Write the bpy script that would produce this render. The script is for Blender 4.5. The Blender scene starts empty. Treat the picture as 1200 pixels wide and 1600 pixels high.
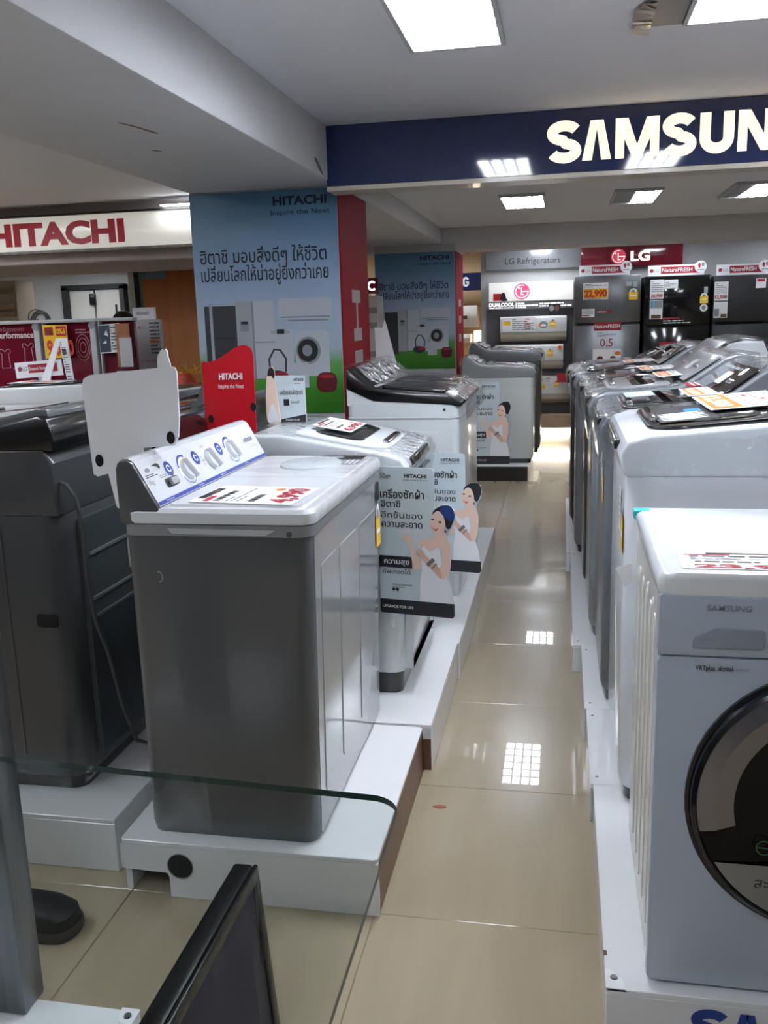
import bpy, bmesh, math, random
from mathutils import Vector, Matrix
random.seed(11)
S = bpy.context.scene
COL = S.collection
PI = math.pi

# ------------------------------------------------------------------ camera, world, exposure
cam = bpy.data.cameras.new('camera')
cam.sensor_fit = 'VERTICAL'; cam.sensor_height = 36.0; cam.lens = 36.0 * 1430 / 1600
cam.clip_start = 0.02; cam.clip_end = 100
cobj = bpy.data.objects.new('camera', cam); COL.objects.link(cobj)
_r = Vector((.98176, .18790, -.02903)); _d = Vector((.01116, -.20937, -.97777)); _f = Vector((-.18980, .95961, -.20765))
_m = Matrix((( _r[0], -_d[0], -_f[0], 0), (_r[1], -_d[1], -_f[1], 0), (_r[2], -_d[2], -_f[2], 1.34), (0, 0, 0, 1)))
cobj.matrix_world = _m
S.camera = cobj
world = bpy.data.worlds.new('store_ambient'); S.world = world; world.use_nodes = True
world.node_tree.nodes['Background'].inputs[0].default_value = (.55, .6, .7, 1)
world.node_tree.nodes['Background'].inputs[1].default_value = .05
S.view_settings.view_transform = 'Standard'; S.view_settings.look = 'None'
S.view_settings.gamma = 1.0; S.view_settings.use_curve_mapping = False
S.view_settings.exposure = 0.62
LAMP = 19.0            # radiance of the ceiling troffers

# ------------------------------------------------------------------ materials
def lin(h):
    h = h.lstrip('#')
    v = [int(h[i:i+2], 16) / 255 for i in (0, 2, 4)]
    return tuple(c / 12.92 if c <= .04045 else ((c + .055) / 1.055) ** 2.4 for c in v)
MATS = {}
def M(name, col='#808080', rough=.5, metal=0, coat=0, crough=.05, emit=0, noise=0, ns=6, stretch=(1, 1, 1), bump=0, bs=60, spec=.5, rand=0, coord='Object'):
    if name in MATS: return MATS[name]
    mt = bpy.data.materials.new(name); mt.use_nodes = True; MATS[name] = mt
    nt = mt.node_tree; N = nt.nodes; L = nt.links; b = N['Principled BSDF']
    c = lin(col)
    b.inputs['Base Color'].default_value = (*c, 1); b.inputs['Roughness'].default_value = rough
    b.inputs['Metallic'].default_value = metal; b.inputs['Coat Weight'].default_value = coat
    b.inputs['Coat Roughness'].default_value = crough; b.inputs['Specular IOR Level'].default_value = spec
    if emit:
        b.inputs['Emission Color'].default_value = (*c, 1); b.inputs['Emission Strength'].default_value = emit
    if noise or bump or rand:
        tc = N.new('ShaderNodeTexCoord'); mp = N.new('ShaderNodeMapping'); mp.inputs['Scale'].default_value = stretch
        L.new(tc.outputs[coord], mp.inputs[0])
    if noise or rand:
        hs = N.new('ShaderNodeHueSaturation'); hs.inputs['Color'].default_value = (*c, 1)
        val = None
        if noise:
            no = N.new('ShaderNodeTexNoise'); no.inputs['Scale'].default_value = ns; no.inputs['Detail'].default_value = 5
            L.new(mp.outputs[0], no.inputs['Vector'])
            mr = N.new('ShaderNodeMapRange'); mr.inputs['From Min'].default_value = .25; mr.inputs['From Max'].default_value = .75
            mr.inputs['To Min'].default_value = 1 - noise; mr.inputs['To Max'].default_value = 1 + noise
            L.new(no.outputs[0], mr.inputs[0]); val = mr.outputs[0]
        if rand:
            oi = N.new('ShaderNodeObjectInfo'); m2 = N.new('ShaderNodeMapRange')
            m2.inputs['To Min'].default_value = 1 - rand; m2.inputs['To Max'].default_value = 1 + rand
            L.new(oi.outputs['Random'], m2.inputs[0])
            if val:
                mu = N.new('ShaderNodeMath'); mu.operation = 'MULTIPLY'; L.new(val, mu.inputs[0]); L.new(m2.outputs[0], mu.inputs[1]); val = mu.outputs[0]
            else: val = m2.outputs[0]
        L.new(val, hs.inputs['Value']); L.new(hs.outputs[0], b.inputs['Base Color'])
    if bump:
        n2 = N.new('ShaderNodeTexNoise'); n2.inputs['Scale'].default_value = bs; n2.inputs['Detail'].default_value = 3
        L.new(mp.outputs[0], n2.inputs['Vector'])
        bp = N.new('ShaderNodeBump'); bp.inputs['Strength'].default_value = bump; bp.inputs['Distance'].default_value = .01
        L.new(n2.outputs[0], bp.inputs['Height']); L.new(bp.outputs[0], b.inputs['Normal'])
    return mt
def clear_mat(name, tint, base, blend, rough, bump=0, bs=30, top=1):
    """thin clear sheet: see-through with a glossy reflection that grows at grazing angles"""
    mt = bpy.data.materials.new(name); mt.use_nodes = True; MATS[name] = mt
    nt = mt.node_tree; N = nt.nodes; L = nt.links; N.clear()
    out = N.new('ShaderNodeOutputMaterial'); mx = N.new('ShaderNodeMixShader'); tr = N.new('ShaderNodeBsdfTransparent'); gl = N.new('ShaderNodeBsdfGlossy')
    tr.inputs[0].default_value = (*tint, 1); gl.inputs['Roughness'].default_value = rough
    lw = N.new('ShaderNodeLayerWeight'); lw.inputs[0].default_value = .5
    pw = N.new('ShaderNodeMath'); pw.operation = 'POWER'; pw.inputs[1].default_value = blend; L.new(lw.outputs['Facing'], pw.inputs[0])
    mr = N.new('ShaderNodeMapRange'); mr.inputs['To Min'].default_value = base; mr.inputs['To Max'].default_value = top
    L.new(pw.outputs[0], mr.inputs[0]); L.new(mr.outputs[0], mx.inputs[0])
    L.new(tr.outputs[0], mx.inputs[1]); L.new(gl.outputs[0], mx.inputs[2]); L.new(mx.outputs[0], out.inputs[0])
    if bump:
        tc = N.new('ShaderNodeTexCoord'); no = N.new('ShaderNodeTexNoise'); no.inputs['Scale'].default_value = bs; no.inputs['Detail'].default_value = 4
        no.inputs['Distortion'].default_value = 1.5
        L.new(tc.outputs['Object'], no.inputs['Vector'])
        bp = N.new('ShaderNodeBump'); bp.inputs['Strength'].default_value = bump; bp.inputs['Distance'].default_value = .02
        L.new(no.outputs[0], bp.inputs['Height']); L.new(bp.outputs[0], gl.inputs['Normal']); L.new(bp.outputs[0], lw.inputs['Normal'])
    return mt
FILM = clear_mat('stretch_film', (.98, .98, .98), .018, 5, .14, .1, 12, .4)
FILM2 = clear_mat('loose_film', (.96, .965, .97), .05, 4, .05, .6, 13, .75)
GLASS = clear_mat('shelf_glass', (.86, .885, .88), .012, 6, .01)
ACRYL = clear_mat('acrylic_sheet', (.92, .92, .92), .05, 5, .03)

white = M('white_enamel', '#dfe3e6', .25, coat=.6)
whiteb = M('white_laminate', '#e4e6e8', .22, coat=.3, noise=.03, ns=4)
silver = M('silver_grey_plastic', '#85878a', .35, coat=.3)
greyp = M('dark_grey_plastic', '#58595b', .38, coat=.2)
charc = M('charcoal_plastic', '#3b3c3e', .4)
black = M('black_plastic', '#141416', .25, coat=.4)
blackg = M('black_glass', '#101114', .06, coat=1)
tinted = M('smoked_lid', '#2a2c2f', .08, coat=1)
chrome = M('chrome', '#c9cbce', .12, metal=1)
steel = M('brushed_steel', '#8d9094', .32, metal=1, noise=.12, ns=3, stretch=(60, 60, 1))
steeld = M('dark_steel', '#3c3f42', .3, metal=.8, noise=.1, ns=3, stretch=(60, 60, 1))
paper = M('white_paper', '#eef0f2', .6)
card = M('white_card', '#e6e7ea', .5)
red = M('print_red', '#b5222c', .4)
orange = M('print_orange', '#e8792b', .5)
yellow = M('print_yellow', '#f2c21a', .5)
inkk = M('print_black', '#1b1c20', .5)
inkg = M('print_grey', '#8a8d90', .5)
inkb = M('print_blue', '#2b3f96', .4)
inkr = M('print_dark_red', '#a01f2b', .5)
maroon = M('maroon_gloss', '#7a1326', .15, coat=.8)
wallp = M('wall_paint', '#c9c6c1', .8, noise=.04, ns=2)
ceilp = M('ceiling_paint', '#e4e5ea', .85, noise=.03, ns=1.5)
beamp = M('beam_paint', '#cfcfd2', .85, noise=.05, ns=1.5)
brown = M('brown_laminate', '#6b4a3c', .35, noise=.1, ns=10)
lamp_on = M('lamp_diffuser', '#f1f6ff', .5, emit=LAMP)
lamp_bar = M('lamp_louvre', '#f4f4f4', .4, emit=.8)
litw = M('lit_white_letters', '#fff4da', .5, emit=.62)
litc = M('lit_cool_letters', '#ffffff', .5, emit=1.0)

# ------------------------------------------------------------------ mesh helpers
ROOT = {}
class MB:
    def __init__(s): s.v = []; s.f = []; s.m = []
    def add(s, vs, fs, mi=0):
        n = len(s.v); s.v += [tuple(p) for p in vs]; s.f += [tuple(i + n for i in f) for f in fs]; s.m += [mi] * len(fs); return s
    def box(s, x0, x1, y0, y1, z0, z1, mi=0):
        return s.add([(x0,y0,z0),(x1,y0,z0),(x1,y1,z0),(x0,y1,z0),(x0,y0,z1),(x1,y0,z1),(x1,y1,z1),(x0,y1,z1)],
                     [(3,2,1,0),(4,5,6,7),(0,1,5,4),(1,2,6,5),(2,3,7,6),(3,0,4,7)], mi)
    def prism(s, poly, ax, a, b, mi=0):
        n = len(poly)
        def P(p, t): return (t, p[0], p[1]) if ax == 'x' else ((p[0], t, p[1]) if ax == 'y' else (p[0], p[1], t))
        return s.add([P(p, a) for p in poly] + [P(p, b) for p in poly],
                     [tuple(range(n))[::-1], tuple(range(n, 2*n))] + [(i, (i+1) % n, n+(i+1) % n, n+i) for i in range(n)], mi)
    def loft(s, rings, mi=0, cap=True):
        n = len(rings[0]); vs = [p for r in rings for p in r]; fs = []
        for k in range(len(rings)-1):
            for i in range(n): fs.append((k*n+i, k*n+(i+1) % n, (k+1)*n+(i+1) % n, (k+1)*n+i))
        if cap: fs += [tuple(range(n))[::-1], tuple(range((len(rings)-1)*n, len(rings)*n))]
        return s.add(vs, fs, mi)
    def tube(s, pts, r, n=8, mi=0):
        pts = [Vector(p) for p in pts]; rings = []
        for i, p in enumerate(pts):
            t = (pts[min(i+1, len(pts)-1)] - pts[max(i-1, 0)]).normalized()
            a = t.orthogonal().normalized() if i == 0 else (pa - t * pa.dot(t)).normalized()
            pa = a; bb = t.cross(a); rr_ = r[i] if isinstance(r, (list, tuple)) else r
            rings.append([p + (a*math.cos(2*PI*k/n) + bb*math.sin(2*PI*k/n))*rr_ for k in range(n)])
        return s.loft(rings, mi)
    def lathe(s, prof, c, axis, n=32, mi=0):
        """prof: list of (radius, height along axis)"""
        ax = Vector(axis).normalized(); a = ax.orthogonal().normalized(); b = ax.cross(a); c = Vector(c)
        return s.loft([[c + ax*h + (a*math.cos(2*PI*k/n) + b*math.sin(2*PI*k/n))*max(r, 1e-4) for k in range(n)] for r, h in prof], mi, cap=prof[0][0] < .003 and prof[-1][0] < .003)
    def build(s, name, mats, parent=None, bev=0, seg=2, ang=35, w=True, flat=False, bang=40):
        me = bpy.data.meshes.new(name)
        if not isinstance(mats, (list, tuple)): mats = [mats]
        vs = [Vector(p) for p in s.v]; org = None
        if parent is not None:
            if w:
                inv = ROOT[parent.name].inverted(); vs = [inv @ p for p in vs]
        else:
            lo = [min(p[i] for p in vs) for i in range(3)]; hi = [max(p[i] for p in vs) for i in range(3)]
            org = Vector(((lo[0]+hi[0])/2, (lo[1]+hi[1])/2, lo[2])); vs = [p - org for p in vs]
        me.from_pydata(vs, [], s.f)
        for mt in mats: me.materials.append(mt)
        for p, mi in zip(me.polygons, s.m): p.material_index = mi
        bm = bmesh.new(); bm.from_mesh(me)
        if not flat: bmesh.ops.recalc_face_normals(bm, faces=bm.faces)
        if bev:
            es = [e for e in bm.edges if len(e.link_faces) == 2 and e.calc_face_angle(0) > math.radians(bang)]
            if es: bmesh.ops.bevel(bm, geom=es, offset=bev, segments=seg, profile=.5, affect='EDGES', clamp_overlap=True)
        for f in bm.faces: f.smooth = not flat
        for e in bm.edges: e.smooth = len(e.link_faces) == 2 and e.calc_face_angle(0) < math.radians(ang)
        bm.to_mesh(me); bm.free()
        o = bpy.data.objects.new(name, me); COL.objects.link(o)
        if parent is not None:
            o.parent = parent; ROOT[o.name] = ROOT[parent.name]
        else:
            o.location = org; ROOT[o.name] = Matrix.Translation(org)
        return o
def box(*a): return MB().box(*a)
def prism(*a): return MB().prism(*a)
def tag(o, label, cat=None, group=None, kind=None):
    if label: o['label'] = label
    if cat: o['category'] = cat
    if group: o['group'] = group
    if kind: o['kind'] = kind
    return o
def struct(o): o['kind'] = 'structure'; return o
def thing(name, label, cat, loc=(0, 0, 0), rz=0, group=None):
    o = bpy.data.objects.new(name, None); COL.objects.link(o); o.empty_display_size = .1
    o.location = loc; o.rotation_euler = (0, 0, rz)
    ROOT[o.name] = Matrix.Translation(Vector(loc)) @ Matrix.Rotation(rz, 4, 'Z')
    return tag(o, label, cat, group)
def rr(x0, y0, x1, y1, r, n=5):
    """rounded rectangle outline; r one radius or (bl, br, tr, tl)"""
    if not isinstance(r, (list, tuple)): r = (r,)*4
    P = []
    for (cx, cy, a0, q) in ((x0+r[0], y0+r[0], PI, r[0]), (x1-r[1], y0+r[1], 1.5*PI, r[1]), (x1-r[2], y1-r[2], 0, r[2]), (x0+r[3], y1-r[3], .5*PI, r[3])):
        if q < 1e-5: P.append((cx, cy)); continue
        for k in range(n+1):
            a = a0 + .5*PI*k/n; P.append((cx+q*math.cos(a), cy+q*math.sin(a)))
    return P
def ell(cx, cy, a, b, n=24): return [(cx+a*math.cos(2*PI*k/n), cy+b*math.sin(2*PI*k/n)) for k in range(n)]
def rect(x0, y0, x1, y1): return [(x0, y0), (x1, y0), (x1, y1), (x0, y1)]
def smooth(pts, n=4):
    """closed Catmull-Rom outline through points"""
    out = []; k = len(pts)
    for i in range(k):
        p0, p1, p2, p3 = pts[i-1], pts[i], pts[(i+1) % k], pts[(i+2) % k]
        for j in range(n):
            t = j/n
            out.append(tuple(.5*((2*p1[c]) + (-p0[c]+p2[c])*t + (2*p0[c]-5*p1[c]+4*p2[c]-p3[c])*t*t + (-p0[c]+3*p1[c]-3*p2[c]+p3[c])*t**3) for c in (0, 1)))
    return out
def stroke(path, w):
    """flat quad strip of width w along a 2-D path -> list of quads"""
    q = []; L = []; R = []
    for i, p in enumerate(path):
        a = path[max(i-1, 0)]; b = path[min(i+1, len(path)-1)]
        d = Vector((b[0]-a[0], b[1]-a[1])).normalized(); nrm = (-d[1]*w/2, d[0]*w/2)
        L.append((p[0]+nrm[0], p[1]+nrm[1])); R.append((p[0]-nrm[0], p[1]-nrm[1]))
    for i in range(len(path)-1): q.append([R[i], R[i+1], L[i+1], L[i]])
    return q
def arc(cx, cy, rx, ry, a0, a1, n=14): return [(cx+rx*math.cos(math.radians(a0+(a1-a0)*k/n)), cy+ry*math.sin(math.radians(a0+(a1-a0)*k/n))) for k in range(n+1)]
TXT = {}
def text_mesh(body, bold=0, ext=0, lay=None):
    key = (body, bold, ext)
    if key not in TXT:
        c = bpy.data.curves.new('lettering', 'FONT'); c.body = body; c.resolution_u = 3; c.offset = bold; c.extrude = ext
        o = bpy.data.objects.new('lettering', c)
        me = bpy.data.meshes.new_from_object(o)
        vs = [tuple(v.co) for v in me.vertices]; fs = [tuple(p.vertices) for p in me.polygons]
        xs = [v[0] for v in vs] or [0, 1]
        TXT[key] = (vs, fs, min(xs), max(xs))
        bpy.data.objects.remove(o); bpy.data.curves.remove(c); bpy.data.meshes.remove(me)
    return TXT[key]
class Pl:
    """a drawing plane: origin, right and up vectors; prints and shapes are laid on it"""
    def __init__(s, o, r, u):
        s.o = Vector(o); s.r = Vector(r).normalized(); s.u = Vector(u).normalized(); s.n = s.r.cross(s.u)
    def pt(s, u, v, d=0): return s.o + s.r*u + s.u*v + s.n*d
    def shape(s, parent, name, mats, polys, d=.0012, w=True, label=None):
        """polys: list of outlines or (outline, material index[, extra offset])"""
        mb = MB()
        for i, p in enumerate(polys):
            mi = 0; dd = d
            if isinstance(p, tuple) and isinstance(p[0], list):
                mi = p[1]; dd = d + (p[2] if len(p) > 2 else 0); p = p[0]
            n = len(p); mb.add([s.pt(a, b, dd) for a, b in p], [tuple(range(n))], mi)
        o = mb.build(name, mats, parent, w=w, flat=True)
        if label: o['label'] = label
        return o
    def slab(s, parent, name, mats, poly, t, d=0, bev=0, w=True, label=None, mi=0):
        n = len(poly); mb = MB()
        mb.add([s.pt(a, b, d) for a, b in poly] + [s.pt(a, b, d+t) for a, b in poly],
               [tuple(range(n))[::-1], tuple(range(n, 2*n))] + [(i, (i+1) % n, n+(i+1) % n, n+i) for i in range(n)], mi)
        o = mb.build(name, mats, parent, bev=bev, w=w)
        if label: o['label'] = label
        return o
    def text(s, parent, name, body, u, v, h, mat, width=None, bold=0, d=.0018, align='l', ext=0, w=True, vs_=1):
        """u,v = left (or centre) of the baseline, h = capital height in metres"""
        V, F, x0, x1 = text_mesh(body, bold, ext)
        if ' ' in body and width and width > .2 and align == 'l':     # long lines: one part per word
            kx = width/(x1-x0); pre = ''
            for wd in body.split(' '):
                w0, w1 = text_mesh(wd, bold, ext)[2:]; e1 = text_mesh(pre+wd, bold, ext)[3]
                o_ = s.text(parent, name, wd, u+(e1-x0-(w1-w0))*kx, v, h, mat, (w1-w0)*kx, bold, d, 'l', ext, w); pre += wd+' '
            return o_
        if len(body) == 2 and width and body.isalpha():      # two big letters: one part each
            a0, a1 = text_mesh(body[0], bold, ext)[2:]; kx = width/(x1-x0)
            b0, b1 = text_mesh(body[1], bold, ext)[2:]
            s.text(parent, name, body[0], u, v, h, mat, (a1-a0)*kx, bold, d, 'l', ext, w)
            return s.text(parent, name, body[1], u+width-(b1-b0)*kx, v, h, mat, (b1-b0)*kx, bold, d, 'l', ext, w)
        k = h/.7; kx = k if width is None else width/max(x1-x0, 1e-6); off = x0*kx
        if align == 'c': off += (x1-x0)*kx/2
        mb = MB(); mb.add([s.pt(u+p[0]*kx-off, v+p[1]*k, d+(p[2]+ext)*k) for p in V], F)
        return mb.build(name, mat, parent, w=w, flat=True)
    def lines(s, parent, name, mat, u0, v0, u1, v1, n, d=.0016, fill=.45, w=True, seed=0):
        """small print: rows of tiny dashes"""
        rnd = random.Random(seed+n); P = []; step = (v1-v0)/n
        for i in range(n):
            u = u0; v = v0 + step*i + step*.25
            while u < u1 - (u1-u0)*.05:
                L = (u1-u0)*rnd.uniform(.05, .2); e = min(u+L, u1); P.append(rect(u, v, e, v+step*fill)); u = e + (u1-u0)*.03
                if rnd.random() < .08: break
        return s.shape(parent, name, mat, P, d, w)
def front(y): return Pl((0, y, 0), (1, 0, 0), (0, 0, 1))        # faces the camera: u = x, v = z

# ------------------------------------------------------------------ the setting
tile_m = M('beige_tile', '#9f927b', .22, coat=.55, crough=.012, noise=.07, ns=2.2, stretch=(6, .7, 1), rand=.02, spec=.3)
grout = M('tile_joint', '#85796a', .6)
fl = struct(box(-8, 5, -4, 12.5, -.12, -.003).build('floor', grout))
tmb = MB().box(-.2992, .2992, -.2992, .2992, -.003, 0)
t0 = tmb.build('tile', tile_m, fl, bev=.0012, seg=1, w=False)
first = True
for i in range(-12, 6):
    for j in range(-4, 18):
        x = -.41 + .6*i + .3; y = 1.825 + .6*j + .3
        if x < -4.3 and (y < 3 or y > 8): continue
        if x > 1.4 and y < 8: continue
        o = t0 if first else t0.copy()
        if not first: COL.objects.link(o); o.parent = fl
        first = False
        o.location = Vector((x, y, 0)) - fl.location
ROOT_F = ROOT[fl.name]
# walls that close the shop
struct(box(5, 5.1, -4, 12.5, 0, 2.6).build('wall_right', wallp))
struct(box(-8.1, -8, -4, 12.5, 0, 2.6).build('wall_left', wallp))
struct(box(-8, 5, -4.1, -4, 0, 2.6).build('wall_front', M('far_wall_paint', '#b0b4ba', .8)))
struct(box(-.86, 5, 10, 10.15, 0, 2.3).build('wall_back', M('display_wall_grey', '#b4b5b5', .45, noise=.05, ns=2)))
# ceilings and beams
struct(box(-1.07, 5, -4, 4.46, 2.2, 2.32).build('ceiling', ceilp))
struct(box(-8, -1.82, -4, 6.4, 2.2, 2.32).build('ceiling', ceilp))
struct(box(-1.07, 5, 4.46, 10.1, 2.1, 2.32).build('ceiling', ceilp))
struct(box(-8, -1.07, 8.4, 12.5, 2.1, 2.32).build('ceiling', ceilp))
struct(box(-8, -1.82, 6.52, 8.4, 1.9, 2.32).build('ceiling', ceilp))
struct(box(-1.07, 5, 10.15, 12.5, 2.1, 2.32).build('ceiling', ceilp))
bm_ = struct(box(-1.82, -1.07, -4, 8.4, 1.966, 2.32).build('trim_1', beamp, bev=.006, seg=2))
pp = Pl((0, 0, 1.966), (1, 0, 0), (0, -1, 0))        # underside of the beam: scuffs
pp.shape(bm_, 'scuff', M('scuff_mark', '#7d6f55', .9), [smooth([(-1.385, -2.87), (-1.37, -2.88), (-1.345, -2.98), (-1.335, -3.06), (-1.35, -3.05), (-1.365, -2.95)]),
                                                        smooth([(-1.49, -3.33), (-1.47, -3.34), (-1.46, -3.37), (-1.485, -3.36)])], .0015)
Pl((-1.07, 0, 0), (0, 1, 0), (0, 0, 1)).shape(bm_, 'scuff', M('paint_peel', '#6f6c6d', .9), [smooth([(4.08, 2.025), (4.12, 2.03), (4.2, 1.995), (4.22, 1.975), (4.15, 1.99)])], .0015)
struct(box(-1.82, 5, 8.41, 8.85, 1.91, 2.1).build('trim_2', beamp, bev=.004))
struct(box(-8, -1.82, 6.4, 6.52, 1.8, 2.32).build('trim_3', M('soffit_paint', '#b9aea9', .8, noise=.04), bev=.004))
struct(box(-8, -1.82, 7.35, 7.5, 1.78, 1.92).build('trim_4', M('soffit_paint', '#b9aea9', .8)))
# columns clad with posters
colp = M('column_paint', '#b4b6b8', .6, noise=.03)
c1 = struct(box(-1.82, -1.07, 4.48, 5.12, 0, 1.966).build('trim_5', colp))
c2 = struct(box(-1.68, -.95, 8.4, 9.0, 0, 1.966).build('trim_6', colp))

# a dark-framed doorway and pale walls far behind on the left
struct(box(-8, -5.35, 11.0, 11.15, 0, 2.1).build('wall_back_left', M('pale_wall', '#d6d8d6', .7, noise=.03)))
struct(box(-5.35, -3.0, 11.3, 11.4, 0, 2.1).build('wall_back_middle', M('grey_blue_wall', '#5b676f', .7)))
dr = struct(MB().box(-6.2, -6.12, 10.86, 10.98, 0, 1.83).box(-5.42, -5.36, 10.86, 10.98, 0, 1.83).box(-6.2, -5.36, 10.86, 10.98, 1.79, 1.85).build('door_1', M('dark_frame', '#2c2d2c', .5)))
for a, b in ((-6.115, -5.79), (-5.765, -5.425)):
    lf = box(a, b, 10.9, 10.94, .02, 1.785).build('door_leaf', M('cream_door', '#d8d5cc', .5), dr, bev=.004)
box(-5.83, -5.75, 10.86, 10.9, 1.6, 1.74).build('door_closer', black, dr, bev=.006)
box(-5.5, -5.48, 10.885, 10.9, 1.1, 1.6).build('door_trim', M('dark_frame', '#2c2d2c'), dr)
struct(box(-6.8, -6.62, 10.9, 10.98, 0, 1.45).build('door_2', M('dark_panel', '#3c4246', .5), bev=.004))
# orange timber clad wall beside the doorway
ow = M('orange_timber', '#a3622a', .55, noise=.12, ns=3, stretch=(8, 8, .6))
struct(MB().box(-3.55, -3.3, 7.55, 7.7, 0, 1.72).box(-3.3, -1.9, 7.5, 7.7, 0, 1.81).build('wall_left_inner', ow, bev=.004))
# warm lit alcove behind the second column
warm = M('warm_alcove', '#e6c9a2', .7, noise=.03)
struct(box(-4, -.78, 11.4, 11.5, 0, 2.1).build('wall_alcove', warm))
struct(box(-.86, -.78, 10.15, 11.4, 0, 2.1).build('wall_alcove_side', warm))
struct(box(-8, -5.3, 12.4, 12.5, 0, 2.1).build('wall_rear', wallp))

# ------------------------------------------------------------------ ceiling lights
def troffer(x0, x1, y0, y1, z, label, lit=1.0, cells=(4, 12)):
    t = thing('ceiling_light', label, 'ceiling light', ((x0+x1)/2, (y0+y1)/2, z-.02), 0, 'recessed fluorescent ceiling lights')
    f = MB(); e = .014
    for a in ((x0-e, x1+e, y0-e, y0), (x0-e, x1+e, y1, y1+e), (x0-e, x0, y0, y1), (x1, x1+e, y0, y1)): f.box(*a, z-.02, z+.002)
    f.build('frame', M('lamp_frame', '#b9bbbd', .4), t)
    xm = x0 + (x1-x0)*(1-lit)
    if lit < 1: box(x0, xm, y0, y1, z-.012, z-.006).build('cover_plate', M('unlit_cover', '#8c9093', .4, metal=.3), t)
    box(xm, x1, y0, y1, z-.010, z-.004).build('diffuser', lamp_on, t)
    g = MB(); nx, ny = cells
    for i in range(1, nx): u = xm+(x1-xm)*i/nx; g.box(u-.008, u+.008, y0, y1, z-.02, z-.012)
    for j in range(1, ny): v = y0+(y1-y0)*j/ny; g.box(xm, x1, v-.009, v+.009, z-.021, z-.013)
    g.build('louvre', lamp_bar, t)
    return t
troffer(-.485, -.205, 1.98, 3.18, 2.2, 'large fluorescent ceiling light nearest the blue sign, over the aisle')
troffer(.36, .64, 1.95, 3.14, 2.2, 'fluorescent ceiling light cut off at the top right corner beside the taped vent')
troffer(-.41, -.14, 6.3, 6.97, 2.1, 'leftmost of the three small ceiling lights behind the blue sign', cells=(4, 6))
troffer(.33, .61, 6.35, 7.03, 2.1, 'middle one of the three small ceiling lights behind the blue sign', .55, (3, 6))
troffer(1.06, 1.36, 6.3, 7.0, 2.1, 'rightmost of the three small ceiling lights behind the blue sign', .6, (3, 6))
troffer(-.35, -.07, 9.1, 9.7, 2.1, 'ceiling light in front of the air conditioner display wall', cells=(4, 6))
troffer(.9, 1.2, 9.0, 9.4, 2.1, 'ceiling light above the refrigerators', cells=(4, 6))
t = thing('sign_lamp', 'thin lamp bar fixed above the white lit sign beside the column', 'lamp', (-2.45, 6.27, 2.135))
box(-2.76, -2.1, 6.24, 6.29, 2.15, 2.165).build('housing', M('lamp_frame', '#b9bbbd', .4), t); box(-2.75, -2.11, 6.243, 6.287, 2.142, 2.15).build('tube', lamp_on, t)
troffer(-2.5, -2.2, -.3, .9, 2.2, 'added ceiling light left of the beam beside the viewer')  # unseen lamp, added to brighten the cards facing the viewer
troffer(-3.0, -2.7, 1.3, 2.5, 2.2, 'added ceiling light over the machines left of the beam')  # unseen lamp, added to light the white back card and nearby lids
troffer(-6.9, -6.3, 9.2, 9.5, 2.1, 'ceiling light far left in front of the doorway', cells=(8, 4))
troffer(-5.9, -5.3, 9.9, 10.2, 2.1, 'added ceiling light right in front of the cream double door', cells=(8, 4))  # extra lamp put in to lift the far left walls
troffer(-4.6, -4.0, 8.6, 8.9, 2.1, 'ceiling light behind the white lit sign', cells=(8, 4))
troffer(2.4, 2.7, 3.0, 4.2, 2.2, 'ceiling light beyond the right edge over the machine row')
troffer(-.48, -.2, -.9, .3, 2.2, 'added ceiling light just behind the viewer over the aisle')  # out of view, added for more light on surfaces facing this way
troffer(1.45, 1.75, 1.9, 3.1, 2.2, 'added ceiling light beyond the right edge of the view over the front loader')  # out of view, put in to brighten the machine tops
troffer(-5.4, -5.1, 2.4, 3.6, 2.2, 'added ceiling light further left than the machines')  # out of view, added so the left ceiling gets more bounce
troffer(-5.4, -5.1, 4.2, 5.4, 2.2, 'added ceiling light furthest left before the white lit sign')  # second unseen lamp added to brighten the left ceiling
troffer(-3.9, -3.6, 2.9, 4.1, 2.2, 'ceiling light left of the white washer')
troffer(-4.3, -3.7, 5.2, 5.5, 2.2, 'ceiling light left of the one before the white lit sign', cells=(8, 4))
troffer(1.3, 1.6, 3.6, 4.2, 2.2, 'ceiling light right in front of the blue sign', cells=(4, 6))
troffer(1.6, 1.9, 5.6, 6.2, 2.1, 'ceiling light past the right edge behind the blue sign', cells=(4, 6))
troffer(2.2, 2.5, 8.9, 9.5, 2.1, 'ceiling light past the third refrigerator', cells=(4, 6))
troffer(-1.9, -1.3, 10.5, 10.8, 2.1, 'warm alcove ceiling light behind the second column', cells=(8, 4))
# vent with peeling tape beside the second light
t = thing('ceiling_vent', 'grey ceiling vent cover with peeling tape beside the top right light', 'vent', (.3, 2.7, 2.17))
box(.235, .345, 1.95, 3.15, 2.185, 2.2).build('cover', M('vent_grey', '#77797c', .4, metal=.3), t, bev=.003)
tb = MB(); rnd = random.Random(3)
ring = [(.19+rnd.uniform(0, .025), 3.2-.05*k+rnd.uniform(-.01, .01)) for k in range(24)]
for k in range(23):
    a, b = ring[k], ring[k+1]
    tb.add([(a[0], a[1], 2.196-rnd.uniform(0, .02)), (b[0], b[1], 2.196-rnd.uniform(0, .02)), (.25, b[1], 2.183-rnd.uniform(0, .01)), (.25, a[1], 2.183-rnd.uniform(0, .01))], [(0, 1, 2, 3)])
tb.build('tape', M('old_tape', '#a79c8d', .3, coat=.4), t)

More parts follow.
